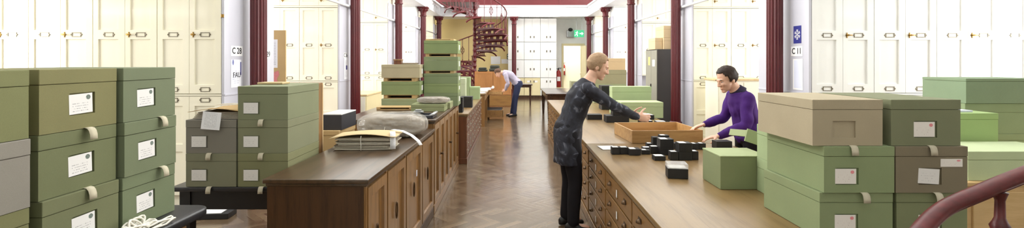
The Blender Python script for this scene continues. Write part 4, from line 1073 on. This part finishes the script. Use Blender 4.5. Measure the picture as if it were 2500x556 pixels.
for x0, x1, Y, hs, lb in ((1612, 1645, 4.26, (.055, .082), 'pile in the middle of the cluster'), (1658, 1690, 4.04, (.068, .072), 'tallest pile at the front of the cluster'), (1612, 1634, 4.56, (.07, .055), 'pile at the back of the cluster')):
    w = (x1 - x0) * Y / 1200; z = zr
    for k, h in enumerate(hs):
        small_box('black sample box, %s one of the %s' % (('lower', 'upper')[k], lb), px((x0+x1)/2, Y), Y + w * .45, w, w * .9, h, z, 0, 'card_plain' if (k == 1) else None, .6); z += h + .0005
small_box('black sample box behind the middle pile, left of the back pile', px(1603, 4.58), 4.62, .062, .07, .105, None, .0, None)
small_box('broad black sample box at the counter edge before the person in purple', px(1768, 4.55), 4.60, .145, .11, .072, None, .02, None)
for x, y, rz, lb in ((1.32, 5.30, .1, 'white card sheet inside the wooden tray, left'), (1.50, 5.20, -.1, 'white card sheet inside the wooden tray, right')):
    b = B(); b.box(-.09, .09, -.05, .05, 0, .03, .002); o = b.build('card_sheaf', M['card_plain']); o.location = (x, y, zr + .0135); o.rotation_euler = (0, 0, rz); tag(o, lb, 'card')
small_box('small black sample box inside the wooden tray', 1.62, 5.12, .07, .07, .035, zr + .0135, 0, None)
b = B(); b.box(-.075, .075, -.10, .10, 0, .004, .001); o = b.build('paper_sheet', M['paper']); o.location = (.90, 4.62, zr); o.rotation_euler = (0, 0, .1); tag(o, 'white paper lying at the aisle edge of the right counter', 'paper')
# black box with a clear lid, in front
t = thing('clear_lidded_box', 'black box with clear plastic lid, alone at the front of the right counter', 'small box', (1.162, 3.47, zr), -.16)
b = B(); b.box(-.068, .068, -.062, .062, 0, .068, .002); b.build('body', M['black_card'], t)
b = B(); b.box(-.069, .069, -.063, .063, .0685, .10, .003); b.build('clear_lid', M['clear_lid'], t)
b = B(); b.box(-.058, .058, -.052, .052, .0682, .074); b.build('lining', M['card_plain'], t)
# black boxes near the leaning person's hands
for x, y, w, l, h, z, lb, tp in ((1.40, 6.6, .30, .2, .09, 0, 'wide black box lying near the outstretched hands', 0), (1.44, 6.6, .2, .16, .10, .0905, 'dark brown box on the wide black box near the hands', 0), (1.72, 6.35, .16, .12, .05, 0, 'black box with white cards beyond the wooden tray, left', 1), (1.90, 6.3, .12, .12, .045, 0, 'black box with white cards beyond the wooden tray, right', 1), (1.15, 6.9, .2, .16, .07, 0, 'black box at the left behind the outstretched hands', 0)):
    small_box(lb, x, y, w, l, h, zr + z, 0, 'paper' if tp else None, .95)
# ================================================================== PEOPLE
from mathutils import noise as mnoise
def V(*a): return Vector(a)
def bake(o, voxel, smooth=3, fold=0.0, freq=9.0, seed=0):
    m = o.modifiers.new('r', 'REMESH'); m.mode = 'VOXEL'; m.voxel_size = voxel; m.use_smooth_shade = True
    if smooth: s = o.modifiers.new('s', 'SMOOTH'); s.factor = .5; s.iterations = smooth
    bpy.context.view_layer.update(); dg = bpy.context.evaluated_depsgraph_get()
    me = bpy.data.meshes.new_from_object(o.evaluated_get(dg)); old = o.data; o.modifiers.clear(); o.data = me; bpy.data.meshes.remove(old)
    if fold:
        co = [(v.co.copy(), v.normal.copy()) for v in me.vertices]
        for v, (c, n) in zip(me.vertices, co):
            k = mnoise.noise(Vector((c.x*freq*.8 + seed, c.y*freq*.8, c.z*freq*1.1))) + .5 * mnoise.noise(Vector((c.x*freq*2 + seed, c.y*freq*2, c.z*freq*1.4)))
            v.co = c + n * fold * k
    for p in me.polygons: p.use_smooth = True
    return o
def limb(b, pts, rs, n=14, sub=5):
    """tapered limb through joints, Catmull-Rom between them"""
    P = [Vector(p) for p in pts]; out, rr = [], []
    for i in range(len(P) - 1):
        p0 = P[i-1] if i else P[0] * 2 - P[1]; p1, p2 = P[i], P[i+1]; p3 = P[i+2] if i + 2 < len(P) else P[-1] * 2 - P[-2]
        for k in range(sub):
            t = k / sub
            a = .5 * ((2*p1) + (p2-p0)*t + (2*p0-5*p1+4*p2-p3)*t*t + (3*p1-p0-3*p2+p3)*t**3)
            lin_ = p1.lerp(p2, t); out.append(lin_.lerp(a, .45)); rr.append(rs[i] + (rs[i+1] - rs[i]) * t)
    out.append(P[-1]); rr.append(rs[-1]); b.tube(out, rr, n)
    b.ell(P[0], (rs[0],) * 3, 12); b.ell(P[-1], (rs[-1],) * 3, 12)
def hand(b, wr, d, n, thumb, curl=.35, s=1.0):
    """wrist, finger direction, palm normal, thumb side (+1/-1 along d x n)"""
    d = d.normalized(); n = (n - d * n.dot(d)).normalized(); t = d.cross(n) * thumb
    rot = Matrix((d, t, n)).transposed()
    b.ell(wr + d * .050 * s, (.052 * s, .040 * s, .0155 * s), 14, rot=rot); b.ell(wr + d * .022 * s + t * .018 * s, (.034 * s, .020 * s, .017 * s), 12, rot=rot)
    for i, (off, L) in enumerate(((.028, .072), (.0095, .080), (-.009, .074), (-.0265, .058))):
        p = wr + d * (.082 - .006 * abs(i - 1.2)) * s + t * off * s; dr = (d + t * (off * 3.0)).normalized(); pts = [p - dr * .02 * s, p]; ang = curl * .6
        for f in (.46, .30, .24):
            dd = (dr * math.cos(ang) + n * math.sin(ang)).normalized(); p = p + dd * L * f * s; pts.append(p); ang += curl
        b.tube(pts, [.0092*s, .0092*s, .0086*s, .0078*s, .0066*s], 10); b.ell(pts[-1], (.0066*s,) * 3, 8)
    p = wr + d * .022 * s + t * .030 * s; dr = (d * .55 + t * .75 + n * .35).normalized(); pts = [p - t * .012 * s, p]
    for f, bend in ((.040, 0), (.030, .35), (.024, .6)):
        dd = (dr * (1 - bend * .4) + d * bend + n * bend * .3).normalized(); p = p + dd * f * s; pts.append(p)
    b.tube(pts, [.012*s, .0125*s, .0105*s, .0096*s, .0075*s], 10); b.ell(pts[-1], (.0075*s,) * 3, 8)
def torso(b, J, g=0.0, neck=True, wide=1.0, low=True, belly=0.0):
    P, C, N = J['pelvis'], J['chest'], J['neck']; side = (J['sh'][0] - J['sh'][1]).normalized()
    def sec(c, axis, rx, ry): 
        f = side.cross(axis).normalized(); return (c, side * (rx + g) * wide, f * (ry + g))
    up1 = (C - P).normalized(); up2 = (N - C).normalized(); mid = P.lerp(C, .45); f1 = side.cross(up1) * -1
    fwd = J.get('fwd', V(1, 0, 0))
    L = []
    if low: L.append(sec(P - V(0, 0, .085), V(0, 0, 1), .125, .085)); L.append(sec(P - V(0, 0, .03), V(0, 0, 1), .168, .122))
    L += [sec(P + up1 * .03, up1, .168, .118), sec(P.lerp(C, .30) + fwd * belly * .6, up1, .148, .106 + belly * .5), sec(mid + fwd * belly * .5, up1, .135, .100 + belly * .5), sec(P.lerp(C, .75), up1, .148, .108), sec(C, (up1 + up2).normalized(), .162, .115),
          sec(C.lerp(N, .55), up2, .158, .098), sec(C.lerp(N, .82), up2, .120, .078), sec(C.lerp(N, 1.0), up2, .072, .064)]
    if neck:
        h = J['head']; L += [sec(N.lerp(h, .30), (h - N).normalized(), .052, .055), sec(N.lerp(h, .62), (h - N).normalized(), .052, .056)]
    b.loft(L, 20)
def head_axes(J):
    f = J['look'].normalized(); s = V(0, 0, 1).cross(f).normalized(); u = f.cross(s).normalized()
    return f, s, u
def head(b, J, k=1.0):
    f, s, u = head_axes(J); H = J['head']; rot = Matrix((f, s, u)).transposed()
    def E(x, y, z, rx, ry, rz, n=14): b.ell(H + (f*x + s*y + u*z) * k, (rx*k, ry*k, rz*k), n, rot=rot)
    E(-.012, 0, .028, .096, .075, .090, 20); E(.030, 0, -.020, .062, .062, .085, 18); E(.034, 0, -.062, .056, .050, .048); E(.066, 0, -.096, .026, .027, .020)
    E(.070, 0, .022, .026, .050, .016); E(.066, .032, -.022, .026, .024, .022); E(.066, -.032, -.022, .026, .024, .022)
    for y in (-.074, .074): E(-.012, y, -.012, .020, .010, .034)
    b.tube([H + (f*.086 + u*.016) * k, H + (f*.100 - u*.010) * k, H + (f*.110 - u*.028) * k, H + (f*.092 - u*.038) * k], [.008*k, .0105*k, .0135*k, .008*k], 10)
    E(.100, .011, -.032, .010, .009, .008, 8); E(.100, -.011, -.032, .010, .009, .008, 8)
    E(.083, 0, -.062, .014, .024, .0075, 10); E(.080, 0, -.073, .014, .021, .0085, 10)
def face_parts(t, J, k=1.0, hair_mat=None):
    f, s, u = head_axes(J); H = J['head']; rot = Matrix((f, s, u)).transposed()
    for y in (-.031, .031):
        b = B(); b.ell(H + (f*.0735 + s*y + u*.004) * k, (.0105*k, .0125*k, .0052*k), 12, rot=rot); e = b.build('eye', M['eye_white'], t, True)
        b = B(); b.ell(H + (f*.0815 + s*y + u*.002) * k, (.0034*k, .0055*k, .0050*k), 10, rot=rot); b.build('iris', M['ink'], e, True)
        b = B(); b.tube([H + (f*.0865 + s*(y*1.0 - .017) + u*.022) * k, H + (f*.0885 + s*y + u*.027) * k, H + (f*.082 + s*(y + .017) + u*.023) * k], .0032 * k, 6); b.build('eyebrow', hair_mat, t, True)
    b = B(); b.ell(H + (f*.0875 - u*.0675) * k, (.0068*k, .0195*k, .0058*k), 12, rot=rot); b.build('mouth', M['lip'], t, True)
def hair(t, J, mat, k=1.0, length=.05, style='bob'):
    f, s, u = head_axes(J); H = J['head']; q = bmesh.new(); bmesh.ops.create_uvsphere(q, u_segments=48, v_segments=36, radius=1)
    kill = []
    for v in q.verts:
        x, y, z = v.co
        X, Y, Z = x * .107 - .014, y * .087, z * .103 + .030
        if Z < .02 and style != 'short': Y *= 1.03; X -= .006 * (1 if X < 0 else 0)
        # hairline: forehead, temples, and nape
        fr = .036 if Z > .045 else .012
        if style == 'short': fr = .046 - 1.2 * (Z - .075) if Z > .04 else -.012
        if X > fr + .02 and Z < .085: kill.append(v)
        elif Z < .03 - length and not (X < -.03 and Z > .03 - length - .03): kill.append(v)
        n = mnoise.noise(Vector((x*6, y*6 + 3, z*3))) * .006
        v.co = H + (f*X + s*Y + u*Z) * k + (f*x + s*y + u*z) * n
    bmesh.ops.delete(q, geom=list(set(kill)), context='VERTS')
    b = B(); b._add(q); o = b.build('hair', mat, t, True)
    m = o.modifiers.new('thick', 'SOLIDIFY'); m.thickness = .016; m.offset = -1
    m = o.modifiers.new('soft', 'SUBSURF'); m.levels = 1; m.render_levels = 1
    return o
def shoe(t, ank, yaw, mat, k=1.0):
    f = V(math.cos(yaw), math.sin(yaw), 0); s = V(-f.y, f.x, 0); a = V(ank.x, ank.y, 0); rot = Matrix((f, s, V(0, 0, 1))).transposed()
    b = B(); b.loft([(a - f*.075 + V(0,0,.035), s*.024, V(0,0,.030)), (a - f*.045 + V(0,0,.046), s*.036, V(0,0,.045)), (a + f*.02 + V(0,0,.046), s*.038, V(0,0,.045)), (a + f*.08 + V(0,0,.034), s*.044, V(0,0,.033)), (a + f*.13 + V(0,0,.026), s*.044, V(0,0,.025)), (a + f*.175 + V(0,0,.020), s*.026, V(0,0,.018))], 16)
    b.ell(a + V(0, 0, .075), (.046, .040, .04), 12, rot=rot)
    o = b.build('shoe', mat, t, True); return bake(o, .008, 2)
def person(label, loc, rz, J, top_mat, leg_mat, hair_mat, hair_style, hair_len, k=1.0, female=True, voxel=.0055, tunic=0, shoes='rubber', curl=.35, collar=None, belly=0.0, tuck=False):
    t = thing('person', label, 'person', loc, rz)
    b = B(); torso(b, J, 0, True, 1.0)
    for q in (0, 1):
        S, E_, W_ = J['sh'][q], J['el'][q], J['wr'][q]
        limb(b, [S, S.lerp(E_, .5), E_, E_.lerp(W_, .35), W_], [.052, .044, .036, .037, .024])
        hp, kn, an = J['hip'][q], J['kn'][q], J['an'][q]
        limb(b, [hp, hp.lerp(kn, .5), kn, kn.lerp(an, .35), an], [.088, .074, .052, .053, .034])
        hand(b, W_, J['hd'][q], J['pn'][q], J['th'][q], curl, k)
        a = V(an.x, an.y, 0); yw = J['yaw'][q]; f = V(math.cos(yw), math.sin(yw), 0); b.ell(a + f * .05 + V(0, 0, .045), (.11, .034, .032), 12, rot=Matrix((f, V(-f.y, f.x, 0), V(0, 0, 1))).transposed()); b.ell(V(an.x, an.y, .06), (.032, .032, .05), 10)
    head(b, J, k)
    o = b.build('body', M['skin'], t, True); bake(o, voxel, 3)
    # upper garment
    b = B(); JJ = dict(J); torso(b, JJ, .013, False, 1.0, not tuck, belly)
    for q in (0, 1):
        S, E_, W_ = J['sh'][q], J['el'][q], J['wr'][q]; e = E_.lerp(W_, .93)
        limb(b, [S, S.lerp(E_, .5), E_, E_.lerp(W_, .4), e], [.064, .058, .050, .050, .038])
    if tunic:
        P = J['pelvis']; s = (J['sh'][0] - J['sh'][1]).normalized(); f = V(1, 0, 0)
        b.loft([(P + V(0, 0, .03), s*.182, f*.132), (P - V(0, 0, .1), s*.190, f*.134), (P - V(0, 0, tunic*.6), s*.195, f*.132), (P - V(.0, 0, tunic), s*.20, f*.13)], 24)
    o = b.build('top', top_mat, t, True); bake(o, .009, 4, .011, 10, rz)
    # trousers
    b = B(); P = J['pelvis']; s = (J['hip'][0] - J['hip'][1]).normalized()
    b.loft([(P - V(0, 0, .10), s*.135, V(.098, 0, 0)), (P - V(0, 0, .04), s*.178, V(.130, 0, 0)), (P + V(0, 0, .05), s*.172, V(.124, 0, 0)), (P + V(0.01, 0, .09), s*.16, V(.115, 0, 0))], 20)
    for q in (0, 1):
        hp, kn, an = J['hip'][q], J['kn'][q], J['an'][q]; e = kn.lerp(an, .97)
        limb(b, [hp, hp.lerp(kn, .5), kn, kn.lerp(an, .4), e], [.098, .088, .070, .066, .058])
    o = b.build('trousers', leg_mat, t, True); bake(o, .011, 5, .006, 8, rz + 4)
    for q in (0, 1): shoe(t, J['an'][q], J['yaw'][q], M[shoes])
    if collar:
        N, H = J['neck'], J['head']; d = (H - N).normalized(); s = (J['sh'][0] - J['sh'][1]).normalized(); f = s.cross(d)
        b = B(); b.loft([(N - d*.028, s*.096, f*.088), (N + d*.0, s*.080, f*.076), (N + d*.026, s*.067, f*.068), (N + d*.03, s*.058, f*.06)], 24); b.build('collar', collar, t, True)
    face_parts(t, J, k, hair_mat); hair(t, J, hair_mat, k, hair_len, hair_style)
    return t
# the person in black leaning over the counter (facing +X)
J = dict(pelvis=V(-.035, 0, .93), chest=V(.075, 0, 1.235), neck=V(.17, 0, 1.405), head=V(.262, -.01, 1.545), look=V(1, -.12, -.42), fwd=V(1, 0, 0),
    sh=(V(.125, .165, 1.345), V(.125, -.165, 1.345)), el=(V(.38, .185, 1.185), V(.38, -.175, 1.175)), wr=(V(.615, .100, 1.065), V(.615, -.100, 1.065)),
    hd=(V(1, -.12, -.1), V(1, .12, -.1)), pn=(V(0, -1, 0), V(0, 1, 0)), th=(-1, 1), hip=(V(-.03, .09, .90), V(-.03, -.09, .90)), kn=(V(-.005, .095, .48), V(.02, -.095, .48)),
    an=(V(-.03, .10, .085), V(.0, -.10, .085)), yaw=(.15, -.12))
person('person in black marbled tunic leaning over the right counter from the aisle', (.565, 4.70, 0), .06, J, M['marbled'], M['black_cloth'], M['hair_grey'], 'bob', .075, 1.0, tunic=.30, curl=.30)
t = small_box('black sample box with pale top held in both hands over the tray', .565 + .735, 4.70 + .045, .10, .145, .045, 1.038, .06, 'paper', .95); t['group'] = 'held sample box'
# the person in purple behind the counter (facing -X)
J = dict(pelvis=V(-.01, 0, .86), chest=V(.055, 0, 1.135), neck=V(.115, 0, 1.295), head=V(.222, .01, 1.415), look=V(1, .22, -.42), fwd=V(1, 0, 0),
    sh=(V(.085, .158, 1.235), V(.085, -.158, 1.235)), el=(V(.13, .235, .985), V(.15, -.225, 1.0)), wr=(V(.375, .175, .872), V(.39, -.13, .945)),
    hd=(V(1, -.25, -.22), V(1, -.1, -.30)), pn=(V(-.2, 0, -1), V(-.2, .1, -1)), th=(1, -1), hip=(V(-.01, .085, .83), V(-.01, -.085, .83)), kn=(V(.01, .09, .45), V(.01, -.09, .45)),
    an=(V(-.02, .095, .085), V(-.02, -.095, .085)), yaw=(.1, -.1))
person('person in purple cardigan standing behind the right counter, hands at the tray', (2.37, 4.93, 0), PI, J, M['purple'], M['black_cloth'], M['hair_brown'], 'bob', .055, 1.03, collar=M['collar'], curl=.28, belly=.012)
# the man bending to a drawer, far down the aisle (facing -X)
J = dict(pelvis=V(-.13, 0, .93), chest=V(.12, 0, 1.185), neck=V(.315, 0, 1.265), head=V(.45, 0, 1.245), look=V(.62, 0, -.75), fwd=V(.6, 0, -.7),
    sh=(V(.24, .175, 1.205), V(.24, -.175, 1.205)), el=(V(.16, .215, .955), V(.18, -.215, .96)), wr=(V(.235, .13, .765), V(.245, -.13, .765)),
    hd=(V(.7, -.1, -.45), V(.7, .1, -.45)), pn=(V(-.3, -.7, -.4), V(-.3, .7, -.4)), th=(-1, 1), hip=(V(-.12, .09, .90), V(-.12, -.09, .90)), kn=(V(-.05, .095, .49), V(-.02, -.095, .49)),
    an=(V(-.02, .10, .085), V(.05, -.10, .085)), yaw=(.1, -.1))
mt = person('man in grey lilac shirt and navy trousers bending over an open drawer', (.05, 14.2, 0), PI, J, M['lilac_shirt'], M['navy'], M['hair_short'], 'short', .04, 1.0, voxel=.009, tuck=True)

# ================================================================== SPIRAL STAIRCASE AND HANDRAIL
SX, SY = -1.44, 19.0
t = thing('spiral_staircase', 'oxblood cast iron spiral staircase with scrolled balusters, far left of the aisle', 'staircase', (SX, SY, 0))
rm = M['red']
b = B(); b.lathe([(.16, 0), (.16, .06), (.09, .10), (.068, .16)] + [(r, z) for k in range(1, 25) for r, z in ((.062, .2*k - .03), (.078, .2*k - .015), (.078, .2*k + .015), (.062, .2*k + .03))], 20); b.build('centre_pole', rm, t, 50)
NS = 19; DA = math.radians(25); A0 = math.radians(287); RO = 1.27
def ang(k): return A0 - DA * k
tread_p = riser_p = bal_p = None
# one tread: pierced wedge with scalloped bracket under it, local +X outward
for k in range(NS):
    a = ang(k); z = .2 * (k + 1)
    if z > 3.75: break
    if tread_p is None:
        b = B(); h = DA * .56
        poly = [(.06 * math.cos(-h), .06 * math.sin(-h))] + [(RO * math.cos(-h + 2*h*q/6), RO * math.sin(-h + 2*h*q/6)) for q in range(7)] + [(.06 * math.cos(h), .06 * math.sin(h))]
        b.prism(poly, -.03, 0)
        tread_p = b.build('tread', rm, t)
        b = B(); L = []
        for e in (1,):
            # pierced riser along the back edge: two rails and short bars
            for z0, z1 in ((-.2, -.165), (-.06, -.031)):
                c, s_ = math.cos(h * .92), math.sin(h * .92); b.prism([(.07*c, .07*s_ - .008), (RO*.985*c, RO*.985*s_ - .008), (RO*.985*c, RO*.985*s_ + .008), (.07*c, .07*s_ + .008)], z0, z1)
            for q in range(5):
                r0, r1 = .12 + q * .235, .12 + q * .235 + .12; c, s_ = math.cos(h * .92), math.sin(h * .92)
                b.prism([(r0*c, r0*s_ - .007), (r1*c, r1*s_ - .007), (r1*c, r1*s_ + .007), (r0*c, r0*s_ + .007)], -.166, -.059)
        b.build('riser', rm, tread_p)
        b = B()  # scalloped bracket at the outer edge
        pts = [(RO, 0, -.03), (RO, -.14, -.05), (RO, -.22, -.10), (RO*.99, -.27, -.20)]
        b.tube([(RO - .02, .25, -.035), (RO - .015, .1, -.05), (RO - .01, -.05, -.075), (RO - .02, -.18, -.14), (RO - .04, -.26, -.21)], .03, 8)
        b.tube([(.07, 0, -.16), (.4, 0, -.10), (.8, 0, -.06), (RO, 0, -.04)], .022, 8)
        b.build('bracket', rm, tread_p)
        tr = tread_p
    else:
        tr = copy_tree(tread_p); tr.parent = t
    tr.location = (0, 0, z); tr.rotation_euler = (0, 0, a)
def baluster(h, scroll):
    b = B(); b.tube([(0, 0, 0), (0, 0, h)], .011, 8); b.ell((0, 0, .03), (.022, .022, .03), 8); b.ell((0, 0, h - .03), (.018, .018, .025), 8)
    if scroll:
        m = h * .48
        for s in (-1, 1):
            b.tube([(s * (.012 + .062 * math.sin(PI * q / 12)), 0, m - .14 + .28 * q / 12) for q in range(13)], .010, 6)
            b.tube([(s * (.05 + .022 * math.cos(2*PI*q/10)), 0, m + .055 + .026 * math.sin(2*PI*q/10)) for q in range(10)], .008, 6, closed=True)
            b.tube([(s * (.05 + .022 * math.cos(2*PI*q/10)), 0, m - .055 + .026 * math.sin(2*PI*q/10)) for q in range(10)], .008, 6, closed=True)
        b.ell((0, 0, m), (.022, .012, .035), 8); b.ell((0, 0, m + .15), (.02, .012, .025), 8); b.ell((0, 0, m - .15), (.02, .012, .025), 8)
    return b
bp = {}
for k in range(NS):
    z = .2 * (k + 1)
    if z > 3.75: break
    for q, off in ((1, 0.0), (0, .5)):
        a = ang(k + off - .25); zz = z
        hh = .88 + (.2 * off)
        if q not in bp: o = baluster(hh, q).build('baluster', rm, t, 50); bp[q] = o
        else: o = bp[q].copy(); COL.objects.link(o)
        o.location = ((RO - .04) * math.cos(a), (RO - .04) * math.sin(a), zz); o.rotation_euler = (0, 0, a + PI/2)
pts = []
for q in range(0, 19 * 6 - 4):
    k = q / 6.0 - .25; a = ang(k); pts.append(((RO - .04) * math.cos(a), (RO - .04) * math.sin(a), .2 * (k + 1) + .93))
b = B(); b.tube(pts, .024, 8); b.build('handrail', rm, t, True)
# landing at the gallery
b = B(); b.box(-1.3, 0.1, -.75, 1.2, 3.78, 3.85)
for q in range(6):
    b.tube([(-1.25 + .03*q, -.74 + .0*q, 3.78), (-1.0, -.74, 3.62 + .0*q), (-.6, -.74, 3.45), (-.1, -.3, 3.3)] if q == 0 else [(-1.2 + .22*q, -.73, 3.78), (-1.15 + .22*q, -.73, 3.66 - .05*q), (-1.05 + .2*q, -.70, 3.62 - .05*q)], .03 if q == 0 else .02, 8)
b.build('landing', rm, t)

# the near handrail of the camera's own stair, at the lower right
t = thing('stair_handrail', 'worn oxblood handrail on turned balusters, close at the lower right corner', 'handrail', (2.0, 1.75, 0))
path = [(-.98, -.26, .50), (-.83, -.18, .74), (-.70, -.10, .90), (-.58, -.04, 1.005), (-.46, -.0, 1.075), (-.34, 0, 1.13), (-.18, 0, 1.195), (.02, -.01, 1.27), (.25, -.04, 1.36), (.5, -.08, 1.45)]
b = B(); L = []
P = [V(*p) for p in path]; fine = []
for i in range(len(P) - 1):
    p0 = P[i-1] if i else P[0]*2 - P[1]; p3 = P[i+2] if i+2 < len(P) else P[-1]*2 - P[-2]
    for k in range(5):
        q = k / 5; fine.append(.5 * ((2*P[i]) + (P[i+1]-p0)*q + (2*p0-5*P[i]+4*P[i+1]-p3)*q*q + (3*P[i]-p0-3*P[i+1]+p3)*q**3))
fine.append(P[-1])
secs = []
for i, p in enumerate(fine):
    d = (fine[min(i+1, len(fine)-1)] - fine[max(i-1, 0)]).normalized(); s = d.cross(V(0, 0, 1)).normalized(); u = s.cross(d)
    secs.append((p, s * .032, u * .025))
b.loft(secs, 18); b.build('rail', M['rail_red'], t, True)
b = B(); secs = [(c - V(0, 0, .024), a * .45, u_ * .4) for c, a, u_ in secs]; b.loft(secs, 10); b.build('core_rail', M['rail_red'], t, True)
def rail_z(x):
    for a_, c_ in zip(fine, fine[1:]):
        if a_.x <= x <= c_.x: q = (x - a_.x) / (c_.x - a_.x); return a_.lerp(c_, q)
for x in (-.80, -.262, .27):
    p = rail_z(x); h = p.z - .03
    prof = [(.03, .0), (.03, .05), (.016, .08), (.014, .3), (.022, .36), (.014, .42), (.014, h - .30), (.017, h - .16), (.030, h - .12), (.022, h - .105), (.016, h - .09), (.0145, h - .03), (.020, h - .012), (.024, h)]
    if h < .75: prof = [(.03, .0), (.016, .06), (.014, h - .30 if h > .5 else .1), (.017, h - .16), (.030, h - .12), (.022, h - .105), (.016, h - .09), (.0145, h - .03), (.020, h - .012), (.024, h)]
    b = B(); b.lathe([(r, z) for r, z in prof], 18); b.build('baluster', M['rail_red'], t, 50, loc=(p.x, p.y, 0))
# ================================================================== LIGHT AND CAMERA
def area(name, loc, rot, sx, sy, e, col=(1, 1, 1)):
    L = bpy.data.lights.new(name, 'AREA'); L.shape = 'RECTANGLE'; L.size = sx; L.size_y = sy; L.energy = e; L.color = col
    o = bpy.data.objects.new(name, L); o.location = loc; o.rotation_euler = rot; COL.objects.link(o); return o
for k, y in enumerate(wl): area('window_daylight', (-OUT + .02, y, 2.05), (0, -PI/2, 0), 2.0, 1.5, (15, 130, 130, 130, 130, 130)[k], (1, .985, .95))
for k, y in enumerate(wr): area('window_daylight', (OUT - .02, y, 2.05), (0, PI/2, 0), 2.0, 1.5, (15, 130, 130, 130, 130, 130)[k], (1, .985, .95))
for y, e in ((2, 40), (7.5, 180), (13, 230), (18, 230)): area('skylight_daylight', (0, y, 7.9), (0, 0, 0), 4.4, 5, e, (1, .99, .97))
for sg, ys in ((-1, wl), (1, wr)):
    for k, y in enumerate(ys):
        if k: area('clerestory_daylight', (sg * (OUT - .02), y, 5.95), (0, sg * PI/2, 0), 2.4, 1.5, 270, (1, .99, .96))
area('corridor_light', (2.6, 23.6, 3.1), (0, 0, 0), 2, 2, 110)
w = bpy.data.worlds.new('World'); SC.world = w; w.use_nodes = True
w.node_tree.nodes['Background'].inputs[0].default_value = (.9, .95, 1, 1); w.node_tree.nodes['Background'].inputs[1].default_value = 1.0
cam = bpy.data.cameras.new('Camera'); co = bpy.data.objects.new('Camera', cam); COL.objects.link(co)
cam.sensor_width = 36; cam.sensor_fit = 'HORIZONTAL'; cam.lens = 36 * 1200 / 2500; cam.shift_y = -130 / 2500; cam.clip_start = .05; cam.clip_end = 100
co.location = (0, 0, EYE); co.rotation_euler = (PI/2, 0, 0); SC.camera = co
vs = SC.view_settings; vs.view_transform = 'Standard'; vs.look = 'None'; vs.gamma = 1; vs.exposure = 0; vs.use_curve_mapping = False
SC.cycles.use_denoising = True; SC.cycles.max_bounces = 10; SC.cycles.diffuse_bounces = 5; SC.cycles.glossy_bounces = 4; SC.cycles.transparent_max_bounces = 12
SC.cycles.sample_clamp_indirect = 6
